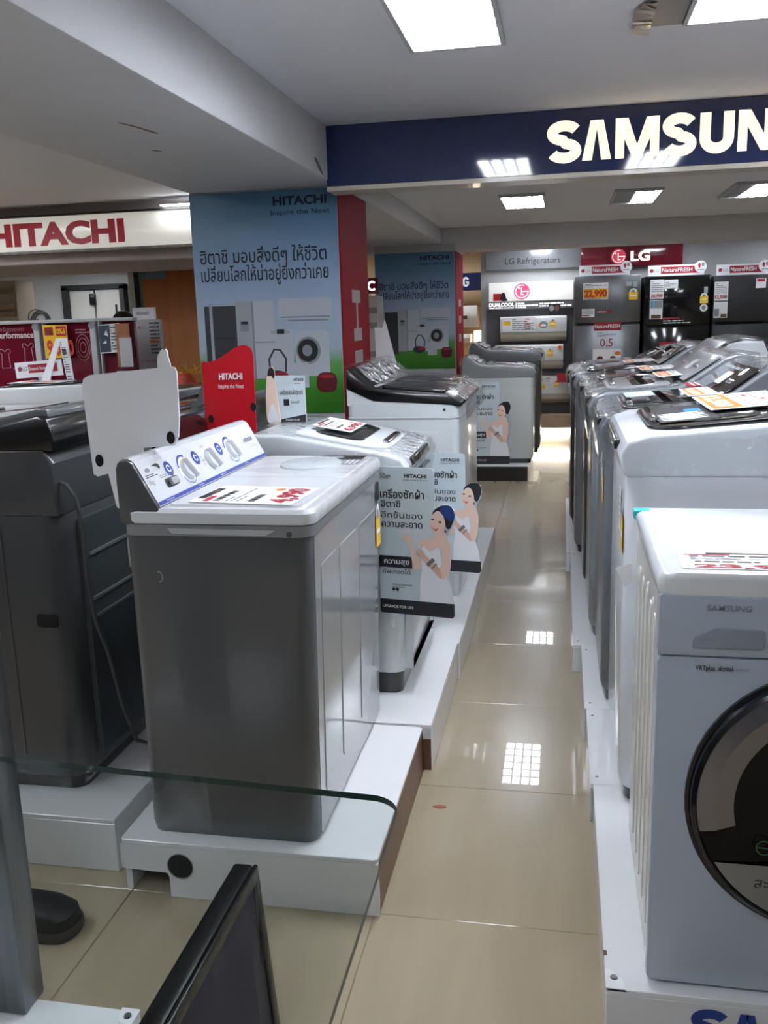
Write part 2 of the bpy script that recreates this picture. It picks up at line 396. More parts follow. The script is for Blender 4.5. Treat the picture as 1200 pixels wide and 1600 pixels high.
# ------------------------------------------------------------------ big blue fascia sign
t = thing('fascia_sign', 'long glossy blue SAMSUNG fascia sign hanging from the ceiling across the aisle', 'sign', (.7, 4.38, 1.917))
blue = M('sign_blue', '#10275e', .07, coat=1, noise=.02)
box(-1.075, 3.2, 4.31, 4.45, 1.936, 2.2).build('panel', blue, t, bev=.002, seg=1)
box(-1.075, 3.2, 4.305, 4.455, 1.915, 1.936).build('bottom_trim', M('cream_trim', '#e9e2d2', .3, coat=.4), t, bev=.002, seg=1)
P = front(4.309)
def S_path(x, w, z, h, n=10):
    r = h*.25; rx = w/2
    return arc(x+rx, z+h-r*.98, rx*.86, r*.78, 20, 180, n) + arc(x+rx, z+h-r*1.0, rx*.86, r*.8, 180, 262, n)[1:] + arc(x+rx, z+r, rx*.86, r*.8, 82, -90, n) + arc(x+rx, z+r, rx*.86, r*.78, -90, -160, n)[1:]
SPAN = [(-.072, .061), (.07, .191), (.207, .386), (.405, .530), (.548, .684), (.699, .838), (.855, .99)]
def samsung_letters(P, x, z, h, parent, name, mat, bw=.27, scale=1, d=.002):
    q = []; k = h/.16*scale; b = .16*k*bw
    for ch, (a, e) in zip('SAMSUNG', SPAN):
        X = x+(a+.072)*k; W = (e-a)*k
        if ch == 'S': q += stroke(S_path(X+b*.16, W-b*.32, z+b*.18, h-b*.36), b)
        elif ch == 'A':   # no crossbar
            q += [[(X, z), (X+b*.95, z), (X+W*.5+b*.12, z+h), (X+W*.5-b*.62, z+h)], [(X+W-b*.95, z), (X+W, z), (X+W*.5+b*.62, z+h), (X+W*.5-b*.12, z+h)]]
        elif ch == 'M':
            q += [rect(X, z, X+b*.85, z+h), rect(X+W-b*.85, z, X+W, z+h), [(X, z+h), (X+W*.5-b*.42, z), (X+W*.5+b*.42, z), (X+b*1.2, z+h)], [(X+W*.5-b*.42, z), (X+W*.5+b*.42, z), (X+W, z+h), (X+W-b*1.2, z+h)]]
        elif ch == 'U':
            q += stroke([(X+b*.5, z+h), (X+b*.5, z+h*.6), (X+b*.5, z+h*.36)] + arc(X+W*.5, z+h*.36, W*.5-b*.5, h*.36-b*.42, 180, 360, 12)[1:] + [(X+W-b*.5, z+h*.6), (X+W-b*.5, z+h)], b)
        elif ch == 'N':
            q += [rect(X, z, X+b*.85, z+h), rect(X+W-b*.85, z, X+W, z+h), [(X, z+h), (X+W-b*1.1, z), (X+W, z), (X+b*1.1, z+h)]]
        elif ch == 'G':
            p = arc(X+W*.5, z+h*.62, W*.5-b*.5, h*.38-b*.45, 20, 180, 12) + arc(X+W*.5, z+h*.38, W*.5-b*.5, h*.38-b*.45, 180, 360, 14)
            q += stroke(p, b) + [rect(X+W-b, z+h*.3, X+W, z+h*.52), rect(X+W*.5, z+h*.38, X+W, z+h*.53)]
    return P.shape(parent, name, mat, q, d)
samsung_letters(P, -.072, 1.983, .163, t, 'lettering', litw)

# ------------------------------------------------------------------ white lit sign on the left
t = thing('lit_sign', 'white lit HITACHI sign with red letters on the left soffit', 'sign', (-3.6, 6.35, 1.88))
box(-5.2, -1.9, 6.3, 6.4, 1.885, 2.12).build('panel', M('lit_sign_white', '#eceadf', .25, emit=.25, coat=.6), t, bev=.003)
box(-5.2, -1.9, 6.29, 6.4, 2.12, 2.135).build('top_trim', M('dark_frame', '#2c2d2c'), t)
box(-5.2, -1.9, 6.285, 6.41, 1.868, 1.886).build('bottom_trim', M('worn_edge', '#8f8a83', .7, noise=.5, ns=14), t)
front(6.299).text(t, 'lettering', 'HITACHI', -4.13, 1.93, .145, M('sign_red', '#a81228', .4, emit=.1), 1.07, .05)

# ------------------------------------------------------------------ posters on the columns
sky_m = bpy.data.materials.new('poster_print'); sky_m.use_nodes = True
_nt = sky_m.node_tree; _b = _nt.nodes['Principled BSDF']; _b.inputs['Roughness'].default_value = .3
_tc = _nt.nodes.new('ShaderNodeTexCoord'); _sp = _nt.nodes.new('ShaderNodeSeparateXYZ'); _cr = _nt.nodes.new('ShaderNodeValToRGB')
_nt.links.new(_tc.outputs['Generated'], _sp.inputs[0])
_no = _nt.nodes.new('ShaderNodeTexNoise'); _no.inputs['Scale'].default_value = 90; _nt.links.new(_tc.outputs['Generated'], _no.inputs['Vector'])
_ad = _nt.nodes.new('ShaderNodeMath'); _ad.operation = 'MULTIPLY_ADD'; _ad.inputs[1].default_value = .02; _nt.links.new(_no.outputs[0], _ad.inputs[0]); _nt.links.new(_sp.outputs['Z'], _ad.inputs[2])
_nt.links.new(_ad.outputs[0], _cr.inputs[0]); _nt.links.new(_cr.outputs[0], _b.inputs['Base Color'])
_e = _cr.color_ramp.elements
_e[0].position = 0; _e[0].color = (*lin('#2c6a1c'), 1); _e[1].position = 1; _e[1].color = (*lin('#557fa0'), 1)
for p, c in ((.12, '#3d8526'), (.24, '#5f9a52'), (.31, '#a9bac8'), (.5, '#a7b8d0'), (.72, '#86a3c4'), (.9, '#5f8bac')):
    k = _e.new(p); k.color = (*lin(c), 1)
pgrey = M('print_silver', '#a4a9b1', .4); pdark = M('print_charcoal', '#34363b', .4); pwhite = M('print_white', '#b9c0ca', .4); pcook = M('print_maroon', '#5f1420', .4)
pmid = M('print_mid_grey', '#878d96', .4); ptxt = M('print_navy', '#16253c', .5)
def poster(x0, x1, z0, z1, y, label, group):
    W = x1-x0; H = z1-z0
    t = thing('column_poster', label, 'poster', ((x0+x1)/2, y, z0), 0, group)
    box(x0, x1, y-.006, y, z0, z1).build('print', sky_m, t)
    P = front(y-.0065); X = lambda u: x0+W*u; Z = lambda v: z0+H*v
    def C(pts): return [(X((p[0]-170)/470), Z((770-p[1])/675)) for p in pts]
    def R(a, b, c, d): return C([(a, d), (c, d), (c, b), (a, b)])
    P.text(t, 'lettering', 'HITACHI', X(.575), Z(.935), H*.036, ptxt, W*.36, .035)
    P.text(t, 'lettering', 'Inspire the Next', X(.555), Z(.893), H*.022, ptxt, W*.40, .008)
    P.text(t, 'lettering', 'ฮิตาชิ มอบสิ่งดีๆ ให้ชีวิต', X(.05), Z(.692), H*.058, ptxt, W*.87, .008)
    P.text(t, 'lettering', 'เปลี่ยนโลกให้น่าอยู่ยิ่งกว่าเคย', X(.05), Z(.612), H*.058, ptxt, W*.88, .008)
    P.shape(t, 'printed_refrigerator', [pdark, pgrey, inkk], [(R(195, 432, 300, 680), 0), (R(212, 425, 222, 680), 1, .0002), (R(222, 425, 300, 428), 1, .0002), (R(222, 530, 300, 533), 2, .0002)], .001, label='dark two-door refrigerator picture')
    P.shape(t, 'printed_refrigerator', [pgrey, pmid, inkk, pwhite], [(R(300, 420, 352, 665), 0), (R(358, 420, 425, 660), 3), (R(352, 420, 358, 660), 1), (R(313, 480, 340, 512), 1, .0002), (R(316, 482, 338, 490), 2, .0003), (R(352, 545, 425, 548), 1, .0003)], .0012, label='silver side by side refrigerator picture')
    P.shape(t, 'printed_air_conditioner', [pwhite, pmid], [(C(rr(440, 415, 612, 478, 6)), 0), (R(446, 470, 606, 474), 1, .0002), (R(470, 480, 600, 485), 1, -.0002)], .001)
    P.shape(t, 'printed_washing_machine', [pwhite, pgrey, inkk], [(C([(400, 520), (412, 508), (476, 508), (486, 522), (482, 665), (404, 665)]), 0), (C(ell(443, 517, 32, 8)), 1, .0002), (R(432, 508, 456, 522), 2, .0003)], .0014, label='white top loading washer picture')
    P.shape(t, 'printed_washing_machine', [pgrey, inkk, pmid, pwhite], [(C(rr(490, 515, 600, 655, 14)), 3), (C(ell(532, 575, 40, 42)), 2, .0002), (C(ell(530, 575, 33, 35)), 1, .0003), (C(ell(528, 575, 16, 18)), 2, .0004)], .0012, label='silver front loading washer picture')
    P.shape(t, 'printed_vacuum_cleaner', [pdark, inkr], [(q, 0) for q in stroke([tuple(c) for c in C([(405, 650), (402, 600), (420, 570), (440, 572), (458, 600), (455, 640)])], W*.014)] + [(C(ell(425, 655, 38, 20)), 0), (C(ell(440, 648, 22, 9)), 1, .0002)], .0018)
    P.shape(t, 'printed_air_purifier', [pwhite], [C(rr(476, 612, 530, 690, 4))], .0022)
    P.shape(t, 'printed_rice_cooker', [pcook, inkr], [(C(smooth([(556, 662), (570, 645), (605, 645), (620, 660), (618, 692), (605, 704), (570, 704), (557, 692)])), 0), (C(ell(588, 656, 26, 6)), 1, .0002)], .0022)
    return t
poster(-1.818, -1.072, .88, 1.958, 4.48, 'blue HITACHI poster with appliances on grass on the near column', 'appliance posters on the columns')
poster(-1.678, -.956, .87, 1.90, 8.4, 'smaller blue HITACHI poster with appliances on the far column', 'appliance posters on the columns')
redp = M('poster_side_red', '#931b28', .6, spec=.06)
t = thing('red_side_panel', 'red panel with grey squares on the side of the near column', 'panel', (-1.065, 4.8, .8))
box(-1.07, -1.064, 4.48, 5.12, .6, 1.96).build('sheet', redp, t)
P = Pl((-1.0638, 0, 0), (0, 1, 0), (0, 0, 1))
for (a, b, c, d) in ((4.7, 1.42, 4.9, 1.485), (4.79, 1.29, 4.83, 1.42), (4.72, 1.225, 4.91, 1.29), (4.73, 1.11, 4.92, 1.175), (4.9, .98, 4.93, 1.09)):
    P.shape(t, 'printed_bar', M('print_warm_grey', '#a8a3a0', .5), [rect(a, b, c, d)], .0008)
t = thing('red_side_panel', 'narrow red panel on the side of the far column', 'panel', (-.945, 8.7, .8))
box(-.95, -.944, 8.4, 9.0, .6, 1.9).build('sheet', redp, t)
P = Pl((-.9438, 0, 0), (0, 1, 0), (0, 0, 1))
for (a, b, c, d) in ((8.6, 1.42, 8.8, 1.485), (8.6, 1.27, 8.8, 1.335), (8.6, 1.1, 8.8, 1.17)):
    P.shape(t, 'printed_bar', M('print_warm_grey', '#a8a3a0', .5), [rect(a, b, c, d)], .0008)

# ------------------------------------------------------------------ LG display wall at the back
t = thing('wall_sign', 'grey LG Refrigerators header board above the air conditioners', 'sign', (-.3, 9.97, 1.79))
box(-.8, .172, 9.94, 10, 1.79, 1.985).build('board', M('header_grey', '#8d8f92', .3, coat=.4), t, bev=.003)
front(9.939).text(t, 'lettering', 'LG Refrigerators', -.6, 1.845, .06, inkk, .565)
t = thing('wall_sign', 'maroon LG sign with white logo above the refrigerators', 'sign', (.67, 9.95, 1.775))
box(.174, 1.172, 9.92, 10, 1.775, 1.985).build('board', maroon, t, bev=.003)
def lg_logo(P, t, cx, cz, r, face, ink, name='logo', d=.002):
    q = [(ell(cx, cz, r, r, 28), 0)]
    for s_ in stroke(arc(cx, cz, r*.78, r*.78, 70, 360, 24), r*.09): q.append((s_, 1, .0008))
    q += [(rect(cx+r*.1, cz-r*.06, cx+r*.86, cz+r*.06), 1, .001), (rect(cx-r*.1, cz-r*.42, cx+r*.02, cz+r*.45), 1, .001), (rect(cx-r*.1, cz-r*.46, cx+r*.3, cz-r*.34), 1, .001), (ell(cx-r*.38, cz+r*.4, r*.11, r*.11, 10), 1, .001)]
    return P.shape(t, name, [face, ink], q, d)
P = front(9.919)
lg_logo(P, t, .545, 1.878, .075, M('logo_pink', '#d2415c', .4, emit=.25), M('logo_white', '#f6dfd6', .4, emit=.7))
P.text(t, 'lettering', 'LG', .665, 1.832, .092, M('lit_letters_soft', '#ffe9dc', .4, emit=.9), .19, .04)
t = thing('light_box', 'white lit LG light box with pink round logo above the top air conditioner', 'sign', (-.33, 9.93, 1.47))
box(-.765, .1, 9.88, 10, 1.47, 1.66).build('panel', M('light_box_white', '#e3e3df', .4, emit=.35), t, bev=.003)
P = front(9.879)
lg_logo(P, t, -.425, 1.565, .082, M('logo_rose', '#d8486e', .4, emit=.5), M('logo_lit', '#ffffff', .4, emit=.8))
P.shape(t, 'glowing_letters', litc, [rr(-.29, 1.51, -.15, 1.625, .02)], .002)
t = thing('lit_strip', 'strip of glowing white DUALCOOL letters under the light box', 'sign', (-.33, 9.93, 1.385))
box(-.775, .1, 9.9, 10, 1.385, 1.465).build('strip', M('strip_grey', '#77787a', .4), t, bev=.002)
P = front(9.899)
P.text(t, 'lettering', 'DUALCOOL', -.765, 1.418, .036, litc, .26, .03)
P.text(t, 'lettering', 'with DUAL Inverter', -.765, 1.396, .014, litc, .26, .02)
P.shape(t, 'divider', litc, [rect(-.488, 1.395, -.482, 1.455)], .002)
P.lines(t, 'small_print', litc, -.468, 1.39, -.25, 1.455, 3, fill=.55)
P.lines(t, 'small_print', litc, -.24, 1.40, .08, 1.45, 2, fill=.45)
struct(box(-.8, .1, 9.982, 9.9995, .3, 1.385).build('trim_7', M('display_panel_grey', '#6b6c6f', .35, metal=.4, noise=.06, ns=2)))
# little promo pieces on the display
t = thing('promo_standee', 'small red promo cutout with dark figure beside the pink logo', 'promo card', (-.66, 9.87, 1.475))
P = front(9.868); P.slab(t, 'board', red, rect(-.72, 1.475, -.635, 1.55), .004); P.slab(t, 'cutout', inkk, smooth([(-.64, 1.475), (-.64, 1.53), (-.62, 1.56), (-.60, 1.55), (-.585, 1.5), (-.57, 1.475)]), .006)
t = thing('promo_card', 'dark promo card with two round pictures hanging over the top air conditioner', 'promo card', (-.09, 9.85, 1.312))
P = front(9.85); P.slab(t, 'board', inkk, rect(-.15, 1.311, -.03, 1.43), .004)
P.shape(t, 'picture', [inkg, brown], [(ell(-.12, 1.385, .025, .03), 0), (ell(-.065, 1.385, .025, .03), 1)], .005)
# three air conditioners
acw = M('ac_white', '#dcdedd', .3, coat=.3); accr = M('ac_cream_flap', '#b9b3a3', .3, coat=.3)
def energy_label(P, t, u, v, w, h, d=.0015, wld=True):
    return P.shape(t, 'energy_label', [yellow, paper, inkg], [(rr(u, v, u+w, v+h*.7, w*.08), 0), (arc(u+w/2, v+h*.68, w*.42, h*.3, 0, 180, 10), 1), (ell(u+w/2, v+h*.74, w*.2, h*.12, 12), 2, .0003), (rect(u+w*.12, v+h*.3, u+w*.88, v+h*.4), 1, .0003)], d, wld)
def air_con(x0, x1, z0, z1, label, extras):
    t = thing('air_conditioner', label, 'air conditioner', ((x0+x1)/2, 9.85, z0), 0, 'wall air conditioners on the LG display')
    zm = z0+(z1-z0)*.36
    prof = [(9.98, z0+.02), (9.98, z1), (9.82, z1), (9.79, z1-.015), (9.785, zm)]
    prism(prof + [(9.8, zm-.004)], 'x', x0, x1).build('body', acw, t, bev=.006)
    prism([(9.79, zm-.004), (9.80, zm-.05), (9.86, z0+.005), (9.98, z0), (9.98, zm-.004)], 'x', x0+.003, x1-.003).build('flap', accr, t, bev=.004)
    P = front(9.784)
    for e in extras: e(P, t)
    return t
def seal(u, v): return lambda P, t: P.shape(t, 'round_seal', [inkg, paper, orange], [(ell(u, v, .045, .035), 0), (ell(u, v-.005, .03, .012), 1, .0003), (ell(u-.035, v, .014, .014), 2, .0003)], .001)
def elab(u, v, w=.06, h=.09): return lambda P, t: energy_label(P, t, u, v, w, h)
def price(u0, v0, u1, v1, k=0):
    def f(P, t):
        P.shape(t, 'price_sticker', [paper, yellow, red], [(rect(u0, v0, u1, v1), 0), (rect(u0+.01, v0+(v1-v0)*.45, u0+(u1-u0)*.25, v0+(v1-v0)*.75), 1, .0003)], .001)
        P.lines(t, 'small_print', inkg, u0+(u1-u0)*.3, v0+.01, u1-.01, v1-.01, 6, .0016, seed=k)
        P.lines(t, 'small_print', inkr, u0+(u1-u0)*.68, v0+.01, u0+(u1-u0)*.85, v1-.005, 5, .0018, seed=k)
    return f
air_con(-.645, .037, 1.05, 1.31, 'topmost white air conditioner with price sticker on the display wall', [price(-.62, 1.16, -.28, 1.30), seal(-.2, 1.22), elab(-.135, 1.195)])
air_con(-.70, .005, .76, 1.02, 'middle white air conditioner on the display wall', [seal(-.24, .95), elab(-.16, .90), lambda P, t: P.shape(t, 'round_sticker', [orange], [ell(-.03, .985, .022, .022)], .001)])
air_con(-.78, .078, .405, .69, 'lowest white air conditioner with red promo card on its corner', [price(-.30, .62, -.10, .685, 2), lambda P, t: P.shape(t, 'yellow_sticker', yellow, [rect(-.29, .56, -.18, .60)], .001), elab(-.085, .585, .055, .075)])
t = thing('promo_card', 'small red promo card on the corner of the lowest air conditioner', 'promo card', (.02, 9.76, .63))
P = front(9.757); P.slab(t, 'board', red, rect(-.055, .63, .055, .72), .004); P.shape(t, 'figure', inkk, [smooth([(.04, .63), (.045, .7), (.06, .72), (.075, .7), (.08, .63)])], .006)
t = thing('low_shelf', 'low beige base with glowing strip under the air conditioners', 'display base', (-.3, 9.8, 0))
box(-.86, .09, 9.62, 9.99, .17, .30).build('shelf', M('beige_stone', '#a08c72', .5, noise=.15, ns=12), t, bev=.004)
box(-.84, .09, 9.70, 9.99, 0, .17).build('kick', M('pale_kick', '#e6e2d8', .4), t)
box(-.84, .08, 9.66, 9.69, .10, .168).build('light_strip', M('led_strip', '#fff6e8', .4, emit=9), t)

# ------------------------------------------------------------------ refrigerators
def fridge(x0, x1, z1, zs, body, label, deco):
    t = thing('refrigerator', label, 'refrigerator', ((x0+x1)/2, 9.7, 0), 0, 'two-door refrigerators at the back wall')
    box(x0+.005, x1-.005, 9.44, 9.96, .03, z1).build('cabinet', charc, t, bev=.008)
    box(x0+.02, x1-.02, 9.46, 9.9, 0, .03).build('plinth', black, t)
    for nm, a, b in (('freezer_door', zs+.006, z1-.004), ('fridge_door', .06, zs-.02)):
        d_ = MB().loft([[(px, py, z) for px, py in [(x0, 9.45), (x0, 9.41), (x0+.02, 9.395), ((x0+x1)/2, 9.385), (x1-.02, 9.395), (x1, 9.41), (x1, 9.45)]] for z in (a, b)]).build(nm, body, t, bev=.004, bang=60)
    box(x0+.03, x1-.16, 9.39, 9.43, zs-.018, zs+.004).build('handle_recess', blackg, t)
    P = front(9.384)
    deco(P, t)
    return t
def deco1(P, t):
    P.shape(t, 'price_sticker', [paper, yellow], [(rect(.19, 1.452, .427, 1.612), 0), (rect(.195, 1.465, .422, 1.555), 1, .0004)], .001)
    P.text(t, 'lettering', '22,990', .2, 1.48, .062, M('price_red', '#c8381f', .5), .215, .05, .002)
    P.lines(t, 'small_print', inkg, .2, 1.565, .42, 1.605, 3)
    P.lines(t, 'small_print', inkk, .2, 1.454, .42, 1.464, 1)
    P.text(t, 'lettering', 'LG', .22, 1.585, .014, inkk)
    P.shape(t, 'badge', [M('badge_grey', '#a9b3ba', .4)], [rect(.595, 1.57, .65, 1.61), rect(.66, 1.56, .70, 1.61)], .001)
    energy_label(P, t, .62, 1.44, .085, .11)
    P.shape(t, 'info_sticker', [paper, red], [(rect(.18, 1.285, .3, 1.365), 0), (rect(.185, 1.295, .25, 1.305), 1, .0004)], .001)
    P.lines(t, 'small_print', inkg, .19, 1.31, .29, 1.36, 4)
    P.shape(t, 'red_strip', [inkr], [rect(.315, 1.325, .475, 1.345)], .001); P.lines(t, 'small_print', paper, .32, 1.327, .46, 1.343, 1)
    P.shape(t, 'red_banner', [inkr], [rect(.297, 1.155, .556, 1.235)], .001)
    P.text(t, 'lettering', 'NatureFRESH', .305, 1.178, .034, paper, .24, .02)
    P.text(t, 'lettering', '0.5', .36, 1.0, .075, inkr, .12, 0, .002)
    P.lines(t, 'small_print', inkg, .33, 1.09, .52, 1.14, 3)
    P.shape(t, 'picture_sticker', [paper, pcook, orange], [(rect(.29, .86, .562, .975), 0), (ell(.36, .885, .03, .022), 1, .0004), (ell(.485, .885, .03, .022), 1, .0004), (ell(.53, .93, .03, .02), 2, .0004)], .001)
def deco2(P, t):
    P.shape(t, 'price_sticker', [paper], [rect(.82, 1.44, .945, 1.62)], .001); P.text(t, 'lettering', '20,900', .828, 1.455, .03, inkr, .11, .04); P.lines(t, 'small_print', inkg, .83, 1.5, .94, 1.61, 6)
    P.shape(t, 'info_sticker', [paper], [rect(.95, 1.535, 1.075, 1.615)], .001); P.lines(t, 'small_print', inkg, .96, 1.55, 1.06, 1.6, 3)
    P.shape(t, 'picture_sticker', [paper, pmid, M('print_cyan', '#5d9ab0', .4), brown], [(rect(.82, 1.25, .94, 1.43), 0), (rect(.86, 1.35, .935, 1.425), 1, .0004), (rect(.825, 1.35, .858, 1.425), 2, .0004), (rect(.835, 1.255, .925, 1.29), 3, .0004)], .001)
    energy_label(P, t, 1.28, 1.385, .075, .1)
    P.shape(t, 'round_sticker', [paper, inkg], [(ell(1.318, 1.345, .036, .036), 0), (ell(1.318, 1.345, .018, .022), 1, .0004)], .001)
    P.shape(t, 'badge', [M('badge_grey', '#a9b3ba', .4)], [rect(1.315, 1.48, 1.35, 1.54)], .001)
    P.shape(t, 'red_strip', [inkr], [rect(.94, 1.245, 1.1, 1.262)], .001); P.lines(t, 'small_print', paper, .95, 1.2, 1.2, 1.24, 2)
    P.shape(t, 'red_banner', [inkr], [rect(.92, .98, 1.12, 1.03)], .001)
def deco3(P, t):
    P.shape(t, 'price_sticker', [paper], [rect(1.41, 1.405, 1.535, 1.58)], .001); P.text(t, 'lettering', '12,500', 1.416, 1.425, .03, inkr, .11, .04); P.lines(t, 'small_print', inkg, 1.42, 1.47, 1.52, 1.57, 6)
    P.shape(t, 'picture_sticker', [paper, pmid, brown], [(rect(1.41, 1.245, 1.535, 1.395), 0), (rect(1.415, 1.26, 1.46, 1.33), 1, .0004), (rect(1.475, 1.25, 1.53, 1.28), 2, .0004)], .001)
    P.shape(t, 'info_sticker', [paper, red], [(rect(1.78, 1.51, 1.87, 1.6), 0), (rect(1.79, 1.57, 1.86, 1.595), 1, .0004)], .001)
fridge(.108, .736, 1.68, 1.225, steel, 'steel two-door refrigerator with 22,990 price sticker', deco1)
fridge(.765, 1.385, 1.655, 1.19, M('black_gloss_door', '#101013', .12, coat=.8), 'glossy black refrigerator in the middle of the three', deco2)
fridge(1.405, 2.02, 1.64, 1.2, M('graphite_door', '#3a3b3e', .4, metal=.3), 'dark graphite refrigerator furthest right', deco3)
def topper(x0, x1, z0, label, dim=1):
    t = thing('topper_card', label, 'topper card', ((x0+x1)/2, 9.45, z0), 0, 'NatureFRESH cards on top of the refrigerators')
    P = front(9.46); h = .1
    P.slab(t, 'board', paper, rect(x0, z0, x1, z0+h), .005)
    P.shape(t, 'red_field', [inkr], [rect(x0+.12, z0+.02, x1-.03, z0+h-.015)], .006)
    P.text(t, 'lettering', 'NatureFRESH', x0+.13, z0+.036, .036, paper, x1-x0-.24, .02, .0075)
    P.text(t, 'lettering', 'LG', x0+.062, z0+.036, .026, inkg, None, 0, .006)
    P.shape(t, 'logo', [inkr, paper], [(ell(x0+.035, z0+.05, .017, .017, 16), 0)], .006)
    P.slab(t, 'round_badge', paper, ell(x1-.035, z0+h-.025, .055, .055, 28), .004, .006)
    P.shape(t, 'badge_picture', [red, inkg], [(smooth([(x1-.06, z0+h-.01), (x1-.045, z0+h+.01), (x1-.035, z0+h-.01), (x1-.045, z0+h-.04)]), 0), (ell(x1-.015, z0+h-.005, .014, .018, 12), 1), (rect(x1-.065, z0+h-.058, x1-.005, z0+h-.05), 1)], .0105)
topper(.15, .63, 1.68, 'NatureFRESH topper card standing on the steel refrigerator')
topper(.80, 1.32, 1.655, 'NatureFRESH topper card standing on the black refrigerator')
topper(1.43, 1.9, 1.64, 'NatureFRESH topper card standing on the graphite refrigerator')

# far SAMSUNG alcove and the C sign seen past the columns
t = thing('wall_sign', 'small dark blue sign ending in NG beyond the far column', 'sign', (-1.2, 10.97, 1.62))
box(-1.75, -.82, 10.98, 11.05, 1.62, 1.82).build('board', M('sign_blue_far', '#152250', .3), t, bev=.003)
samsung_letters(front(10.979), -1.665, 1.665, .11, t, 'lettering', M('silver_letters', '#c9ccd2', .4, emit=.15), scale=.8)
for x0, x1, z0, z1, lb in ((-1.6, -.99, 1.2, 1.45, 'upper white air conditioner hung in the warm lit alcove'), (-1.6, -1.08, 1.02, 1.12, 'lower white air conditioner hung in the warm lit alcove')):
    t = thing('air_conditioner', lb, 'air conditioner', ((x0+x1)/2, 11.2, z0))
    prism([(11.38, z0), (11.38, z1), (11.05, z1), (11.02, (z0+z1)/2), (11.06, z0)], 'x', x0, x1).build('body', acw, t, bev=.01)
    box(x0+.05, x1-.12, 11.015, 11.05, (z0+z1)/2-.03, (z0+z1)/2+.01).build('sticker', charc, t)
t = thing('alcove_lamp', 'glowing white panel low in the warm alcove', 'light panel', (-1.0, 11.37, .8))
box(-1.06, -.9, 11.36, 11.4, .7, 1.15).build('panel', M('alcove_glow', '#fff0d4', .5, emit=2.2), t)
box(-1.07, -.89, 11.37, 11.4, .69, 1.16).build('frame', whiteb, t)
t = thing('wall_sign', 'dark red sign with white letter C seen between the columns', 'sign', (-1.75, 8.0, 1.54))
box(-2.3, -1.58, 8.0, 8.06, 1.545, 1.68).build('board', maroon, t, bev=.003)
P = front(7.999); P.shape(t, 'lettering', litc, stroke(arc(-1.628, 1.612, .034, .034, 45, 315, 16), .017), .001)
t = thing('shelf_unit', 'white wall shelf unit under the C sign between the columns', 'shelf', (-1.9, 8.2, 0))
box(-2.3, -1.6, 8.1, 8.35, .0, 1.53).build('case', M('shelf_white', '#cfcdc6', .5), t)
for z in (.6, 1.0, 1.25, 1.38): box(-2.29, -1.61, 8.07, 8.1, z, z+.05).build('shelf_board', M('shelf_grey', '#97938b', .5), t)

# ------------------------------------------------------------------ display plinths
def plinth(x0, x1, y0, y1, h, label, side=None, group='white display plinths', kind=0, fr=None):
    t = thing('display_plinth', label, 'plinth', ((x0+x1)/2, (y0+y1)/2, 0), 0, group)
    if kind == 1:      # near left plinth: front board with notch and cable hole
        hole = ell(-.876, .083, .031, .031, 20)
        mb = MB(); outer = [(x0, h-.012), (x0, .065), (x0+.115, .062), (x0+.12, .05), (x0+.12, 0), (x1, 0), (x1, h-.012)]
        mb.prism(outer, 'y', y0, y0+.016); fb = mb.build('front_board', whiteb, t)
        P = front(y0-.0004); P.shape(fb, 'cable_hole', [M('hole_dark', '#0c0c0c', .9)], [hole], .0004)
        MB().lathe([(.031, 0), (.033, 0), (.033, .0012), (.031, .0012), (.031, 0)], (-.876, y0-.001, .083), (0, -1, 0), 24).build('hole_rim', inkg, fb)
    else:
        box(x0, x1, y0, y0+.016, 0, h-.012).build('front_board', fr or whiteb, t, bev=.0015, seg=1)
    box(x1-.016, x1, y0+.016, y1, 0, h-.012).build('side_board', side or whiteb, t, bev=.0015, seg=1)
    box(x0, x0+.016, y0+.016, y1, 0, h-.012).build('side_board', whiteb, t)
    box(x0, x1, y1-.016, y1, 0, h-.013).build('back_board', whiteb, t)
    MB().prism(rr(x0, y0, x1, y1, .012 if kind == 1 else .003, 4), 'z', h-.012, h).build('top_board', whiteb, t, bev=.0015, seg=1)
    return t
plinth(-1.026, -.398, 1.815, 2.51, .142, 'white plinth with brown side and round cable hole under the nearest grey washer', brown, kind=1)
p = plinth(-1.0, -.373, 2.517, 3.226, .146, 'white plinth under the white top loader behind the grey washer')
box(-.42, -.375, 2.5155, 2.517, 0, .1).build('brown_edge', brown, p)
plinth(-1.0, -.368, 3.23, 3.935, .142, 'third white plinth along the aisle, behind the first cutout board')
plinth(-1.0, -.372, 3.94, 5.15, .142, 'far long white plinth under the white and black twin tub')
plinth(-1.0, -.27, 7.45, 8.9, .13, 'dark plinth under the two far film wrapped washers', black, 'dark display plinths', fr=black)
plinth(-2.0, -1.078, 1.89, 2.72, .142, 'white plinth left of the nearest one, under the charcoal washer')
plinth(-1.85, -1.1, 2.75, 3.9, .142, 'white plinth behind the charcoal washer')
rp = [(1.525, 2.29, .098, .092), (2.293, 2.775, .09, .085), (2.778, 3.35, .084, .08), (3.353, 4.75, .078, .05), (4.755, 6.2, .05, .03)]
names = ['nearest white plinth on the right, blue lettering on its front', 'second white plinth on the right, under the white top loader', 'third white plinth on the right under the wrapped washers', 'fourth white plinth on the right, long and narrow', 'last white plinth on the right before the far floor']
